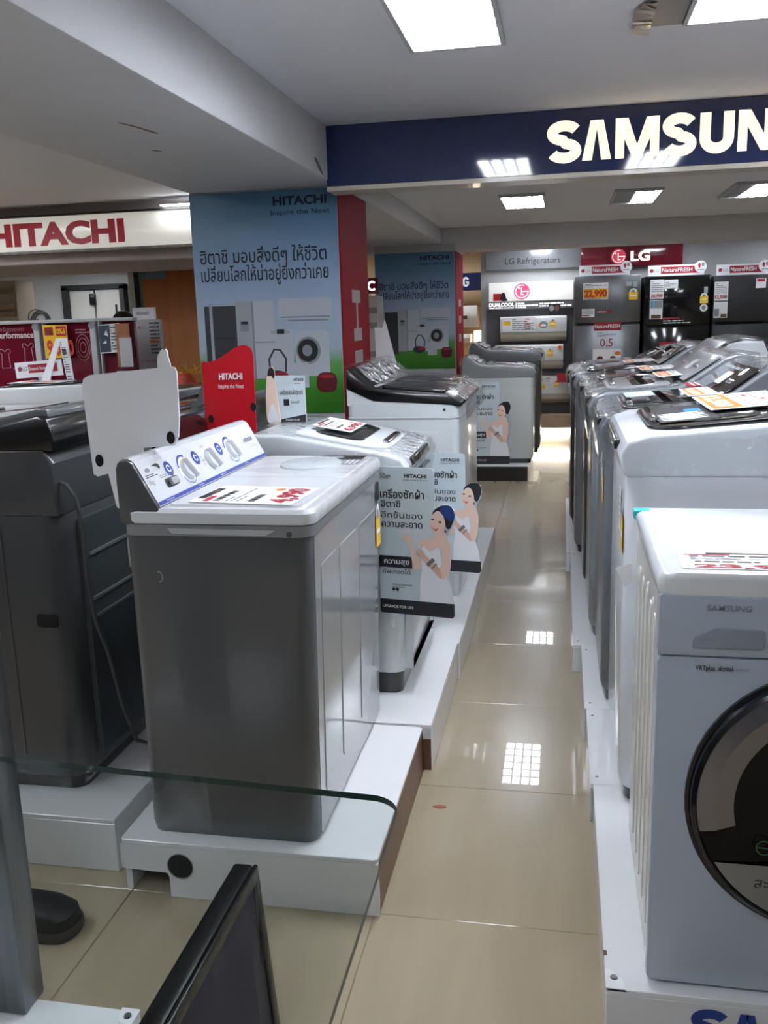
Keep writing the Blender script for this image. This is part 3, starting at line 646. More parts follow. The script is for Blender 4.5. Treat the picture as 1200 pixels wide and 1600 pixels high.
for (y0, y1, xa, xb), n in zip(rp, names):
    t = plinth(xb, .93, y0, y1, .11, n)
    if y0 < 2:
        samsung_letters(front(y0-.0006), .247, .012, .075, t, 'lettering', M('plinth_blue', '#26418f', .4), bw=.26)
        MB().lathe([(.001, 0), (.008, 0), (.006, .003), (.001, .003)], (xb+.016, y0+.03, .1095), (0, 0, 1), 14).build('screw', chrome, t)
        MB().prism([(xb, y0), (xb+.036, y0), (xb+.03, y0+.03), (xb+.012, y0+.05), (xb, y0+.052)], 'z', .105, .1105).build('corner_bracket', card, t)
        box(xb-.0008, xb+.006, y0+.09, y0+.105, .1, .1105).build('chip', brown, t)
    else:
        for yy in (y0+.04, y1-.05): MB().lathe([(.001, 0), (.006, 0), (.004, .003), (.001, .003)], (xb+.018, yy, .1075), (0, 0, 1), 12).build('screw', chrome, t)

# ------------------------------------------------------------------ nearest machine: grey twin tub
TT = thing('twin_tub_washer', 'grey twin tub washer nearest the camera with sloping white knob panel', 'washing machine', (-.75, 2.235, .142))
def ring(x0, y0, x1, y1, r, z, n=5): return [(p[0], p[1], z) for p in rr(x0, y0, x1, y1, r, n)]
ttg = M('twin_tub_grey', '#4e5053', .3, coat=.5); ttw = M('twin_tub_white', '#d6d9dc', .28, coat=.5)
MB().loft([ring(-.962, 1.862, -.552, 2.608, .03, .142), ring(-.964, 1.853, -.545, 2.617, .032, .17), ring(-.965, 1.85, -.531, 2.62, .034, .88)]).build('body', ttg, TT)
ttf = M('twin_tub_front', '#95989b', .14, coat=.6)
MB().add([(-.5445+.0135*(z-.17)/.71+e, y, z) for e in (-.006, .001) for y, z in rr(1.884, .155, 2.586, .878, .006)], [tuple(range(24, 48))] + [(i, (i+1) % 24, 24+(i+1) % 24, 24+i) for i in range(24)]).build('front_skin', ttf, TT, bev=.0007, seg=1)
for a, b in ((1.93, 2.08), (2.11, 2.30), (2.33, 2.54)):     # raised panels on the front face
    MB().add([(-.5445+.0135*(z-.17)/.71+e, y, z) for e in (-.004, .0032) for y, z in rr(a, .24, b, .80, .012)], [tuple(range(24, 48))] + [(i, (i+1) % 24, 24+(i+1) % 24, 24+i) for i in range(24)]).build('front_panel', ttf, TT, bev=.0015, seg=1)
MB().loft([ring(-.967, 1.848, -.528, 2.622, .034, .88), ring(-.967, 1.846, -.524, 2.624, .036, .884), ring(-.967, 1.846, -.522, 2.624, .036, .906)]).build('rim', M('rim_grey', '#808386', .3, coat=.4), TT)
P = front(1.8455)
P.shape(TT, 'side_grip', M('grip_grey', '#b3b6b9', .3), [[(-.845, .886), (-.63, .884), (-.605, .897), (-.855, .899)]], .001)
MB().lathe([(.001, 0), (.006, 0), (.006, .002), (.001, .002)], (-.575, 1.846, .888), (0, -1, 0), 14).build('screw', charc, TT)
MB().loft([ring(-.965, 1.848, -.522, 2.622, .035, .908), ring(-.965, 1.846, -.52, 2.624, .036, .915), ring(-.965, 1.846, -.52, 2.624, .036, .932), ring(-.963, 1.853, -.526, 2.617, .034, .941)]).build('top_deck', ttw, TT)
MB().loft([ring(-.865, 1.875, -.545, 2.235, .02, .941), ring(-.862, 1.878, -.548, 2.232, .02, .946)]).build('wash_lid', ttw, TT)
sd = MB().loft([ring(-.865, 2.245, -.545, 2.605, .02, .941), ring(-.862, 2.248, -.548, 2.602, .02, .945)]).build('spin_cover', ttw, TT)
MB().loft([[(q[0], q[1], z) for q in ell(-.685, 2.44, a, b, 32)] for z, a, b in ((.945, .085, .105), (.951, .083, .103), (.953, .078, .098))]).build('spin_lid', M('oval_lid', '#cfd6da', .25, coat=.5), sd)
T = Pl((-.60, 2.44, .9456), (0, 1, 0), (-1, 0, 0))
T.shape(TT, 'warning_sticker', [inkk, inkg], [(rect(.09, -.04, .16, .09), 0), (ell(.13, .04, .018, .02, 12), 1, .0004)], .0006)
T.shape(TT, 'grey_sticker', [inkg], [rect(.0, -.045, .085, .03)], .0006); T.lines(TT, 'small_print', paper, .005, -.04, .08, .025, 5, .001)
T.text(TT, 'lettering', 'Spin Drying', -.03, .07, .008, inkk, d=.0079)
# control panel: grey end caps, white sloping face
prof = [(-.967, .906), (-.969, 1.0), (-.968, 1.03), (-.963, 1.043), (-.953, 1.05), (-.94, 1.05), (-.929, 1.043), (-.921, 1.03), (-.874, .943), (-.872, .906)]
prism(prof, 'y', 1.848, 2.622).build('control_panel', [ttg], TT, bev=.004, seg=2)
f = MB(); pts = [(-.9635, 1.0445), (-.953, 1.0515), (-.94, 1.0516), (-.9283, 1.0445), (-.9196, 1.031), (-.8727, .9436)]
for i in range(5):
    a, b = pts[i], pts[i+1]; f.add([(a[0], 1.857, a[1]), (a[0], 2.613, a[1]), (b[0], 2.613, b[1]), (b[0], 1.857, b[1])], [(3, 2, 1, 0)])
PF = f.build('panel_face', M('panel_white', '#cfd3d8', .25, coat=.5), TT, ang=60)
ux, uz = -.0469, .0874; ul = math.hypot(ux, uz)
T = Pl((-.8727, 0, .9436), (0, 1, 0), (ux, 0, uz)); hh = ul
T.shape(PF, 'blue_strip', [inkb], [rect(1.859, .002, 2.612, .011)], .001)
for k, (a, bd) in enumerate((('Water Selector', 1.90), ('Wash Timer', 2.09), ('Drain Selector', 2.24), ('Spin Timer', 2.43))): T.text(PF, 'lettering', a, bd, .0045, .0045, paper, d=.0014)
T.text(PF, 'lettering', 'HITACHI', 2.505, .062, .011, inkk, .07, .02)
T.text(PF, 'lettering', 'PS-80RSJ', 2.535, .042, .006, inkg, .05)
T.text(PF, 'lettering', '8kg', 1.868, .052, .012, inkg)
T.shape(PF, 'feature_icon', [inkg, pdark], [(smooth([(1.878, .087), (1.89, .092), (1.902, .088), (1.898, .081), (1.882, .082)]), 0), (smooth([(1.918, .093), (1.945, .095), (1.956, .088), (1.95, .08), (1.938, .088)]), 1)], .0008)
T.lines(PF, 'small_print', inkk, 1.868, .068, 1.925, .077, 2, .001)
for c in (1.99, 2.155, 2.315):
    T.shape(PF, 'blue_icon', [inkb, paper], [(ell(c, .073, .019, .019, 20), 0)] + [(q, 1, .0004) for q in stroke(arc(c, .073, .009, .008, 20, 340, 10), .003)], .001)
def dial(c, v, big):
    if big: T.shape(PF, 'dial_scale', [paper, inkb, M('scale_blue', '#8d9cc4', .4)], [(ell(c, v, .042, .042, 32), 0)] + [(q, 1, .0003) for q in stroke(arc(c, v, .037, .037, 60, 165, 10), .007)] + [(q, 2, .0003) for q in stroke(arc(c, v, .037, .037, 200, 320, 12), .006)], .001)
    ax = T.n; k = MB().lathe([(.0, 0), (.027, 0), (.026, .008), (.024, .011), (0, .011)], T.pt(c, v, .001), ax, 28).build('knob', M('knob_silver', '#dadde0', .3), TT)
    g = MB(); a = math.radians(112); d1 = Vector((math.cos(a), math.sin(a))); n1 = Vector((-d1[1], d1[0]))
    q = [d1*.03+n1*.007, d1*.03-n1*.007, -d1*.03-n1*.007, -d1*.03+n1*.007]
    g.add([T.pt(c+p[0], v+p[1], .008) for p in q] + [T.pt(c+p[0]*.9, v+p[1]*.9, .024) for p in q], [(0, 1, 2, 3), (4, 5, 6, 7), (0, 1, 5, 4), (1, 2, 6, 5), (2, 3, 7, 6), (3, 0, 4, 7)])
    g.build('grip', M('grip_silver', '#d4d6d9', .3), k, bev=.003)
dial(2.075, .055, 1); dial(2.235, .056, 0); dial(2.39, .058, 1)
for c in (2.235,):
    T.lines(PF, 'small_print', inkg, c-.055, .045, c-.035, .075, 3, .001); T.lines(PF, 'small_print', inkg, c+.033, .03, c+.05, .055, 3, .001); T.lines(PF, 'small_print', inkg, c-.03, .09, c+.01, .098, 2, .001)
T.slab(TT, 'slide_switch', M('switch_grey', '#9a9da0', .3), rr(1.955, .033, 1.995, .05, .004), .01, .001, .003)
T.shape(PF, 'switch_slot', [charc], [rr(1.94, .031, 2.005, .053, .005)], .0008)
T.lines(PF, 'small_print', inkg, 1.93, .057, 2.0, .066, 2, .001)
energy_label(Pl((-.531, 0, 0), (0, 1, 0), (0, 0, 1)), TT, 2.55, .68, .06, .13, .002)
Pl((-.531, 0, 0), (0, 1, 0), (0, 0, 1)).shape(TT, 'dark_sticker', [inkk], [rect(2.555, .815, 2.605, .87)], .002)
# clear film over the spin half and down the front edge
fm = MB(); nx, ny = 10, 16
g = [[(-.513-.345*i/nx, 2.628-.385*j/ny, .957+.0025*math.sin(i*1.1+j*.7)+.002*math.sin(j*1.9)) for j in range(ny+1)] for i in range(nx+1)]
for i in range(nx):
    for j in range(ny): fm.add([g[i][j], g[i+1][j], g[i+1][j+1], g[i][j+1]], [(0, 1, 2, 3)])
e = [(-.513, 2.628-.77*j/24) for j in range(25)]
for j in range(24):
    a, b = e[j], e[j+1]; w_ = lambda q: .0025*math.sin(q*23)+.002*math.sin(q*61)
    fm.add([(a[0]-.03, a[1], .952), (b[0]-.03, b[1], .952), (b[0]+w_(b[1]), b[1], .947), (a[0]+w_(a[1]), a[1], .947)], [(0, 1, 2, 3)])
    fm.add([(a[0]+w_(a[1]), a[1], .947), (b[0]+w_(b[1]), b[1], .947), (b[0]-w_(b[1])*1.5, b[1], .91), (a[0]-w_(a[1])*1.5, a[1], .91)], [(0, 1, 2, 3)])
fm.build('film_sheet', FILM, TT, ang=50)
Pl((0, 1.8505, 0), (1, 0, 0), (0, 0, 1)).shape(TT, 'bracket_mark', [inkg], stroke(arc(-.885, .785, .008, .012, -90, 120, 8), .003), .002)
# price card lying on the lid
def price_card(o, r, u, w, h, label, big, kind=0, rz=None):
    n = Vector(r).normalized().cross(Vector(u).normalized())
    t = thing('price_card', label, 'price card', o, 0, 'price cards on the machines')
    P = Pl(o, r, u)
    P.slab(t, 'card', paper, rr(0, 0, w, h, .006), .0015)
    if kind == 0:
        P.text(t, 'lettering', big, w*.08, h*.06, h*.20, inkr, w*.84, .05, .002)
        P.lines(t, 'small_print', inkk, w*.1, h*.36, w*.7, h*.46, 1, .002, .7)
        P.lines(t, 'small_print', inkg, w*.08, h*.52, w*.9, h*.68, 3, .002)
        P.shape(t, 'orange_patch', [orange], [ell(w*.82, h*.34, w*.08, h*.05, 14)], .002)
        P.shape(t, 'red_patch', [red], [rect(w*.05, h*.82, w*.35, h*.88)], .002)
        P.lines(t, 'small_print', inkk, w*.08, h*.7, w*.95, h*.79, 1, .002, .7)
        P.shape(t, 'dark_picture', [inkk, brown], [(rect(w*.2, h*.9, w*.8, h*.98), 0), (rect(w*.5, h*.91, w*.7, h*.96), 1, .0003)], .002)
    else:
        P.shape(t, 'orange_block', [orange], [rect(w*.03, h*.04, w*.97, h*.34)], .002)
        P.text(t, 'lettering', big, w*.08, h*.1, h*.17, M('peach', '#f6d9c4', .5), w*.8, .04, .0025)
        P.lines(t, 'small_print', inkg, w*.05, h*.4, w*.95, h*.95, 7, .002, seed=3)
        P.shape(t, 'red_patch', [red], [rect(w*.2, h*.5, w*.32, h*.54), rect(w*.5, h*.62, w*.6, h*.66)], .0025)
    return t
def onplane(o, a, b): return o
price_card((-.575, 1.87, .9475), (.06, 1, 0), (-1, .1, 0), .2, .25, 'white 4,990 price card lying on the grey twin tub lid', '4,990')

# ------------------------------------------------------------------ generic top loading washer (front = +X, width along Y, local coordinates)
LID = {}
def top_loader(name, label, loc, rz, W, D, h1, hf, hb, hc, cd, body, collar, lid, cons, group, film=FILM, side=None, drawer=0, disp=1, round_=.045, base=.04):
    t = thing(name, label, 'washing machine', loc, rz, group)
    w2 = W/2; d2 = D/2; LID[label] = (loc, rz, d2, hf, hb, cd)
    def rg(e, z, r=round_): return [(p[0], p[1], z) for p in rr(-d2+e, -w2+e, d2-e, w2-e, max(r-e, .01), 5)]
    MB().loft([rg(.02, 0), rg(.012, base+.01)]).build('base', black, t, w=False)
    MB().loft([rg(.006, base), rg(0, base+.02), rg(0, h1-.006), rg(.002, h1+.002)]).build('body', body, t, w=False)
    fx = d2+.012
    prof = [(d2, h1), (fx, h1+.02), (fx+.004, hf-.045), (fx-.012, hf-.015), (d2-.045, hf)]
    prof += [(-d2+cd, hb)]
    if hc > hb+.02: prof += [(-d2+cd*.45, hc-.012), (-d2+cd*.28, hc), (-d2+.02, hc-.006), (-d2, hc-.05), (-d2, h1)]
    else: prof += [(-d2+.03, hb), (-d2, hb-.03), (-d2, h1)]
    prism(prof, 'y', -w2, w2).build('collar', collar, t, bev=.010, seg=3, w=False, bang=50)
    if side:
        for s_ in (-1, 1): prism([(p[0]*.985, p[1]-.006 if p[1] > h1 else p[1]+.01) for p in prof], 'y', s_*(w2+.0005), s_*(w2+.006)).build('side_cap', side, t, bev=.002, w=False)
    # lid on the sloping top
    A = Vector((d2-.055, 0, hf+.0)); B = Vector((-d2+cd+.02, 0, hb+.0)); L_ = (B-A).length
    T = Pl(A, (0, 1, 0), B-A)
    ld = T.slab(t, 'lid', lid, rr(-w2+.045, .0, w2-.045, L_-.01, (.09, .09, .02, .02)), .014, -.004, .006, w=False)
    T.slab(ld, 'window', tinted, rr(-w2+.085, .09, w2-.085, L_-.06, .05), .004, .009, .002, w=False)
    T.slab(ld, 'handle', chrome if lid is not white else black, rr(-w2*.45, .012, w2*.45, .035, .01), .012, .008, .004, w=False)
    # front lip of the lid
    MB().prism(rr(-w2*.62, hf-.05, w2*.62, hf-.022, .01), 'x', fx-.004, fx+.012).build('front_grip', black, t, bev=.006, w=False)
    if hc > hb+.02:
        A = Vector((-d2+cd-.002, 0, hb+.004)); B = Vector((-d2+cd*.45, 0, hc-.012)); CL = (B-A).length; C = Pl(A, (0, 1, 0), B-A)
        cp = C.slab(t, 'control_panel', cons, rr(-w2+.03, .012, w2-.03, CL-.006, .015), .005, .004, .002, w=False)
        if disp:
            C.shape(cp, 'display', [M('display_white', '#dfe4e8', .2, emit=.02)], [rr(-.05, CL*.35, .05, CL*.7, .006)], .0102, w=False)
            for k in range(6): C.slab(cp, 'button', chrome, ell(-w2*.72+k*.028 if k < 3 else w2*.35+(k-3)*.028, CL*.5, .009, .009, 12), .003, .009, 0, w=False)
        C.lines(cp, 'small_print', inkg, -w2+.05, CL*.75, w2-.05, CL*.9, 1, .0105, w=False)
    F = Pl((d2+.0005, 0, 0), (0, 1, 0), (0, 0, 1))
    energy_label(F, t, w2-.12, h1-.2, .07, .13, .002, False)
    F.shape(t, 'info_sticker', [paper], [rect(w2-.2, h1-.16, w2-.135, h1-.05)], .002, False)
    F.lines(t, 'small_print', inkg, w2-.195, h1-.155, w2-.14, h1-.055, 6, .0025, w=False)
    if film:
        e = .006; pf = []
        cx = sum(p[0] for p in prof)/len(prof); cz = sum(p[1] for p in prof)/len(prof)
        for p in prof:
            dx, dz = p[0]-cx, p[1]-cz; q = math.hypot(dx, dz); pf.append((p[0]+dx/q*.016, (p[1]+dz/q*.016) if p[1] > h1+.001 else h1-.07))
        mb = MB(); n = len(pf); sub = 8; rnd = random.Random(len(label))
        rows = [[(p[0]+rnd.uniform(-.003, .003), -w2-e+(W+2*e)*k/sub, p[1]+rnd.uniform(-.003, .004)) for p in pf] for k in range(sub+1)]
        mb.loft(rows); mb.build('stretch_film', film, t, ang=25, w=False)
    return t
def lid_card(mlabel, along, back, w, h, label, big, kind, lift=.026):
    loc, rz, d2, hf, hb, cd = LID[mlabel]; s_ = 1 if rz == 0 else -1
    dx = 2*d2-.045-cd; sl = (hb-hf)/dx
    o = (loc[0]+s_*(d2-.045-back), loc[1]+s_*along, loc[2]+hf+sl*back+lift)
    return price_card(o, (0, s_, 0), (-s_, 0, sl), w, h, label, big, kind)
GL = 'washers in the left rows'; GR = 'washers in the right row'
# white top loader right behind the grey twin tub
m2w = M('m2_white', '#d7dcdf', .25, coat=.5)
m2 = top_loader('top_load_washer', 'white film wrapped top loading washer behind the grey twin tub', (-.735, 2.985, .146), 0, .53, .51, .70, .785, .845, .845, .13, m2w, m2w, m2w, m2w, GL, film=FILM2, round_=.05, base=.075)
mb = MB(); mb.loft([[(p[0], p[1], z) for p in rr(.255, -.24, .255+b, .24, .02)] for z, b in ((.085, .005), (.13, .012), (.35, .022), (.6, .012), (.69, .004))]); mb.build('front_bulge', m2w, m2, w=False)
lid_card('white film wrapped top loading washer behind the grey twin tub', -.13, .14, .24, .13, 'price card under film on the white top loader lid', '6,990', 0)
# white twin tub with black panel
def big_twin(t, W, D, hb_, body):
    w2 = W/2; d2 = D/2
    def rg(e, z, r=.03): return [(p[0], p[1], z) for p in rr(-d2+e, -w2+e, d2-e, w2-e, max(r-e, .008), 5)]
    MB().loft([rg(.015, 0), rg(.0, .03), rg(0, hb_)]).build('body', body, t, w=False)
    MB().loft([rg(-.001, hb_-.07), rg(-.003, hb_-.067), rg(-.003, hb_-.062), rg(-.001, hb_-.06)]).build('seam', M('seam_grey', '#b7bcbf', .4), t, w=False)
    for a in (-.3, -.0): Pl((0, -w2, 0), (1, 0, 0), (0, 0, 1)).slab(t, 'side_recess', M('recess_white', '#c6cbce', .4), rr(-.1+a+.1, hb_-.25, .03+a+.12, hb_-.12, .015), .002, .0, .001, w=False)
    MB().lathe([(.001, 0), (.006, 0), (.006, .003), (.001, .003)], (d2-.06, -w2, hb_-.03), (0, -1, 0), 12).build('screw', charc, t, w=False)
    prof = [(-d2, hb_), (-d2, hb_+.14), (-d2+.015, hb_+.15), (-d2+.03, hb_+.147), (-d2+.125, hb_+.062), (d2-.05, hb_+.03), (d2+.012, hb_-.005), (d2+.01, hb_-.03), (d2-.03, hb_-.022), (-d2+.12, hb_+.012), (-d2+.01, hb_+.1)]
    prof = [(-d2, hb_+.06), (-d2, hb_+.14), (-d2+.015, hb_+.15), (-d2+.03, hb_+.147), (-d2+.125, hb_+.062), (d2-.05, hb_+.035), (d2+.012, hb_+.0), (d2+.01, hb_-.02), (d2-.03, hb_-.012), (-d2+.115, hb_+.008)]
    prism([(-d2, hb_-.01), (-d2, hb_+.065), (-d2+.115, hb_+.01), (d2-.03, hb_-.01)], 'y', -w2+.003, w2-.003).build('cheek', body, t, w=False)
    prism(prof, 'y', -w2-.003, w2+.003).build('top_housing', black, t, bev=.006, w=False)
    A = Vector((-d2+.125, 0, hb_+.063)); B = Vector((-d2+.03, 0, hb_+.148)); C = Pl(A, (0, 1, 0), B-A); CL = (B-A).length
    for y in (-.25, -.05, .12, .28):
        k = MB().lathe([(0, 0), (.03, 0), (.028, .014), (.02, .018), (0, .018)], C.pt(y, CL*.5, .001), C.n, 20).build('knob', chrome, t, w=False)
        box(-.001, .001, 0, 0, 0, 0)
    C.shape(t, 'grey_strip', [silver], [rect(-w2+.01, .001, w2-.01, .014)], .0015, False)
    for y in (-.36, -.15, .04, .2): C.shape(t, 'blue_grey_mark', [inkg], [rect(y, CL*.3, y+.03, CL*.8)], .0015, False)
    A = Vector((d2-.05, 0, hb_+.035)); B = Vector((-d2+.125, 0, hb_+.062)); T = Pl(A, (0, 1, 0), B-A); TL = (B-A).length
    T.slab(t, 'wash_lid', tinted, rr(-w2+.03, .01, .05, TL-.02, .02), .012, .001, .004, w=False)
    T.slab(t, 'spin_lid', tinted, rr(.07, .01, w2-.03, TL-.02, .02), .012, .001, .004, w=False)
    mb = MB(); rows = []; rnd = random.Random(4)
    pf = [(-d2-.01, hb_+.15), (-d2+.02, hb_+.165), (-d2+.045, hb_+.158), (-d2+.13, hb_+.082), (d2-.05, hb_+.058), (d2+.03, hb_+.015), (d2+.035, hb_-.07)]
    for k in range(15): rows.append([(p[0]+rnd.uniform(-.003, .003), -w2-.01+(W+.02)*k/14, p[1]+rnd.uniform(-.004, .004)) for p in pf])
    for k in range(14):
        for i in range(len(pf)-1): mb.add([rows[k][i], rows[k][i+1], rows[k+1][i+1], rows[k+1][i]], [(0, 1, 2, 3)])
    mb.build('stretch_film', FILM2, t, ang=25, w=False)
t = thing('twin_tub_washer', 'white twin tub washer with black knob panel and smoked lids', 'washing machine', (-.66, 4.22, .142), 0, GL)
big_twin(t, .84, .475, .845, M('m3_white', '#cfd5d8', .28, coat=.4))
price_card((-.56, 3.9, 1.036), (0, 1, 0), (-1, 0, .08), .3, .14, 'price card under film on the black twin tub lid', '8,490', 1)
# two far wrapped washers
top_loader('top_load_washer', 'pale grey film wrapped top loader behind the far cutout board', (-.52, 7.80, .13), 0, .5, .58, .70, .795, .81, .88, .16, M('pale_grey_enamel', '#b9bdbc', .35, coat=.3), M('grey_collar', '#8f9294', .3, coat=.3), silver, silver, GL, film=FILM2)
top_loader('top_load_washer', 'dark grey film wrapped top loader furthest along the left of the aisle', (-.50, 8.45, .13), 0, .6, .62, .80, .885, .91, .97, .16, M('m5_grey', '#4f4c49', .35, metal=.2), M('m5_collar', '#77777a', .25, metal=.3), silver, silver, GL, film=FILM2)
# back-to-back row on the left (fronts face away from the aisle)
lmg = M('charcoal_enamel', '#414346', .35, coat=.3)
lm = top_loader('top_load_washer', 'charcoal grey top loading washer at the left edge with cable at its back', (-1.48, 2.28, .142), PI, .55, .54, .74, .905, .905, .905, .03, lmg, lmg, blackg, blackg, GL, film=None, round_=.06)
prism([(-.27, .903), (-.275, .935), (-.26, .985), (-.235, .99), (-.12, .965), (.2, .93), (.285, .918), (.29, .903)], 'y', -.272, .272).build('lid_surround', black, lm, bev=.008, w=False)
prism([(-.255, .984), (-.25, 1.004), (-.225, 1.006), (-.08, .975), (.24, .944), (.24, .934), (-.1, .962)], 'y', -.25, .25).build('film_edge', M('wrapped_edge', '#6a6d70', .15, coat=1), lm, bev=.003, w=False)
# its back panel, ribs, rating label, cable
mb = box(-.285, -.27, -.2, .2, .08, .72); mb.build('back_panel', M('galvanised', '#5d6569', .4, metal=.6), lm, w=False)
for z in (.45, .5, .62): box(-.29, -.284, -.18, .18, z, z+.008).build('rib', M('galvanised_lit', '#8d979b', .4, metal=.5), lm, w=False)  # ribs use a lighter copy of the panel metal, lit look painted in
Pl((-.2855, 0, 0), (0, -1, 0), (0, 0, 1)).shape(lm, 'rating_label', [M('label_grey', '#9aa3a6', .5)], [rect(.03, .53, .11, .62)], .001, False)
Pl((0, .275, 0), (-1, 0, 0), (0, 0, 1)).slab(lm, 'side_handle', M('hole_dark', '#0c0c0c', .9), rr(.178, .455, .238, .49, .008), .003, -.001, .001, w=False)
for zz in ((.1, .62),):
    for xx in (-.12, .1): Pl((0, .275, 0), (-1, 0, 0), (0, 0, 1)).slab(lm, 'side_crease', lmg, rect(xx, .1, xx+.006, .72), .0015, 0, .0007, w=False)
cb = [(-.262, .255, .83), (-.29, .262, .82), (-.31, .255, .78), (-.315, .25, .7), (-.31, .245, .58), (-.312, .225, .46), (-.325, .20, .36), (-.335, .17, .2), (-.34, .12, .08), (-.33, .02, .02), (-.32, -.1, .008)]
MB().tube(cb, .0055, 8).build('power_cable', M('cable_grey', '#3f4143', .5), lm, w=False)
top_loader('top_load_washer', 'black lidded charcoal washer just behind the one at the left edge', (-1.50, 2.95, .142), PI, .55, .54, .76, .85, .87, .90, .25, lmg, black, blackg, blackg, GL, film=None)
top_loader('top_load_washer', 'dark washer with black lid half hidden by the red card', (-1.53, 3.62, .142), PI, .58, .54, .78, .84, .86, .90, .2, lmg, black, blackg, black, GL, film=FILM)
brn = M('brown_grey_enamel', '#4d4a47', .3, metal=.4)
top_loader('top_load_washer', 'brownish dark washer with chunky wrapped lid at the far left', (-2.25, 3.65, .0), PI, .6, .66, .86, .97, 1.0, 1.03, .2, brn, brn, tinted, tinted, GL, film=FILM)
top_loader('top_load_washer', 'white top loading washer under the Smart Inverter card', (-2.62, 4.62, .05), PI, .6, .74, .90, .985, 1.0, 1.02, .2, white, white, tinted, black, GL, film=None)
top_loader('top_load_washer', 'silver lidded washer between the white back card and the red card', (-2.06, 5.35, .05), PI, .6, .62, .80, .89, .93, .98, .2, silver, silver, white, silver, GL, film=FILM)
top_loader('top_load_washer', 'white rimmed washer behind the red card', (-1.95, 4.55, .05), PI, .55, .25, .80, .88, .90, .90, .1, white, white, tinted, silver, GL, film=FILM)
price_card((-2.7, 4.45, 1.052), (0, -1, 0), (1, 0, .03), -.3, -.2, 'colourful price card lying on the white washer lid at left', '15,900', 1) if 0 else None

# ------------------------------------------------------------------ right hand row
GRP = 'washers in the right row'
w2w = M('w2_white', '#e4eaf1', .22, coat=.6)
W2 = top_loader('top_load_washer', 'large white top loader with black lid behind the front loader', (.47, 2.49, .11), PI, .60, .64, .845, .945, .975, 1.07, .24, w2w, w2w, black, blackg, GRP, film=None, round_=.06)
W2.name
mb = MB()
Pl((0, .3, 0), (-1, 0, 0), (0, 0, 1)).slab(W2, 'side_handle', charc, rr(-.14, .70, -.03, .725, .006), .003, -.001, .001, w=False)
T = Pl((.265, 0, .945), (0, 1, 0), (-.325, 0, .03))
T.shape(W2, 'lid_sticker', [inkk, M('print_sky', '#2f86c4', .4), paper], [(rect(-.13, .03, .2, .17), 0), (rr(-.05, .11, .02, .15, .008), 1, .0004)] + [(smooth([(.03+.03*k, .05), (.045+.03*k, .045), (.05+.03*k, .10+.01*(k % 2)), (.03+.03*k, .15)]), 2, .0004) for k in range(5)], .0138, w=False)
# film peeling along the near edge of the white machine
fm = MB(); rnd = random.Random(9); n = 26
up = [(.335-.5*k/n, .306+rnd.uniform(0, .006), .93+.02*k/n+rnd.uniform(-.006, .006)) for k in range(n+1)]
lo = [(.345-.5*k/n, .309+rnd.uniform(0, .012), .86-.0*k/n+rnd.uniform(-.02, .012)) for k in range(n+1)]
for k in range(n): fm.add([up[k], up[k+1], lo[k+1], lo[k]], [(0, 1, 2, 3)])
fm.build('loose_film', FILM2, W2, ang=20, w=False)
rg3 = M('r3_grey', '#6c7076', .3, metal=.3, coat=.3); rg4 = M('r4_silver', '#8f9499', .25, metal=.4, coat=.3); rg5 = M('r5_dark', '#4b4e53', .25, metal=.4, coat=.3)
top_loader('top_load_washer', 'grey film wrapped washer next to the white top loader, red card on its lid', (.41, 3.11, .11), PI, .57, .56, .84, .93, .95, 1.06, .25, rg3, rg3, tinted, blackg, GRP, film=FILM2)
top_loader('top_load_washer', 'second grey film wrapped washer in the right row', (.395, 3.74, .11), PI, .60, .57, .84, .94, .96, 1.07, .26, rg4, rg4, silver, silver, GRP, film=FILM2)
top_loader('top_load_washer', 'dark wrapped washer with white rounded console side in the right row', (.47, 4.38, .11), PI, .60, .74, .84, .93, .95, 1.10, .34, rg5, rg5, tinted, silver, GRP, film=FILM2, side=white)
top_loader('top_load_washer', 'silver wrapped washer fifth from the front in the right row', (.40, 5.02, .11), PI, .58, .66, .84, .93, .95, 1.06, .27, rg4, rg4, tinted, tinted, GRP, film=FILM2)
top_loader('top_load_washer', 'last wrapped washer of the right row, nearest the refrigerators', (.38, 5.66, .11), PI, .58, .66, .84, .92, .94, 1.02, .27, rg5, rg4, silver, tinted, GRP, film=FILM2)
R_ = ['large white top loader with black lid behind the front loader', 'grey film wrapped washer next to the white top loader, red card on its lid', 'second grey film wrapped washer in the right row', 'dark wrapped washer with white rounded console side in the right row', 'silver wrapped washer fifth from the front in the right row', 'last wrapped washer of the right row, nearest the refrigerators']
lid_card(R_[0], -.27, .17, .36, .24, 'large white and orange price card on the white top loader', '12,500', 1, .02)
lid_card(R_[1], -.05, .2, .27, .15, 'white price card on the first grey wrapped lid', '10,500', 1)
lid_card(R_[2], -.13, .2, .26, .15, 'price card on the second grey wrapped lid', '12,490', 1)
lid_card(R_[3], -.13, .2, .26, .15, 'price card on the dark wrapped lid', '9,990', 1)
lid_card(R_[4], -.13, .2, .26, .15, 'price card on the fifth wrapped lid', '8,990', 1)
for y in (3.32, 3.1):
    t = thing('promo_card', 'red promo card lying on the first grey wrapped lid' if y > 3.2 else 'pale blue promo card lying near the aisle on the first grey wrapped lid', 'promo card', (.3, y, 1.065))
    P = Pl((.2 if y < 3.2 else .42, y+.08, 1.068 if y < 3.2 else 1.082), (0, -1, 0), (1, 0, .07)); P.slab(t, 'card', inkr if y > 3.2 else M('pale_blue_card', '#9fb4bd', .4), rr(0, 0, .16, .09, .004), .002); P.lines(t, 'small_print', paper, .01, .01, .15, .08, 4, .0025)

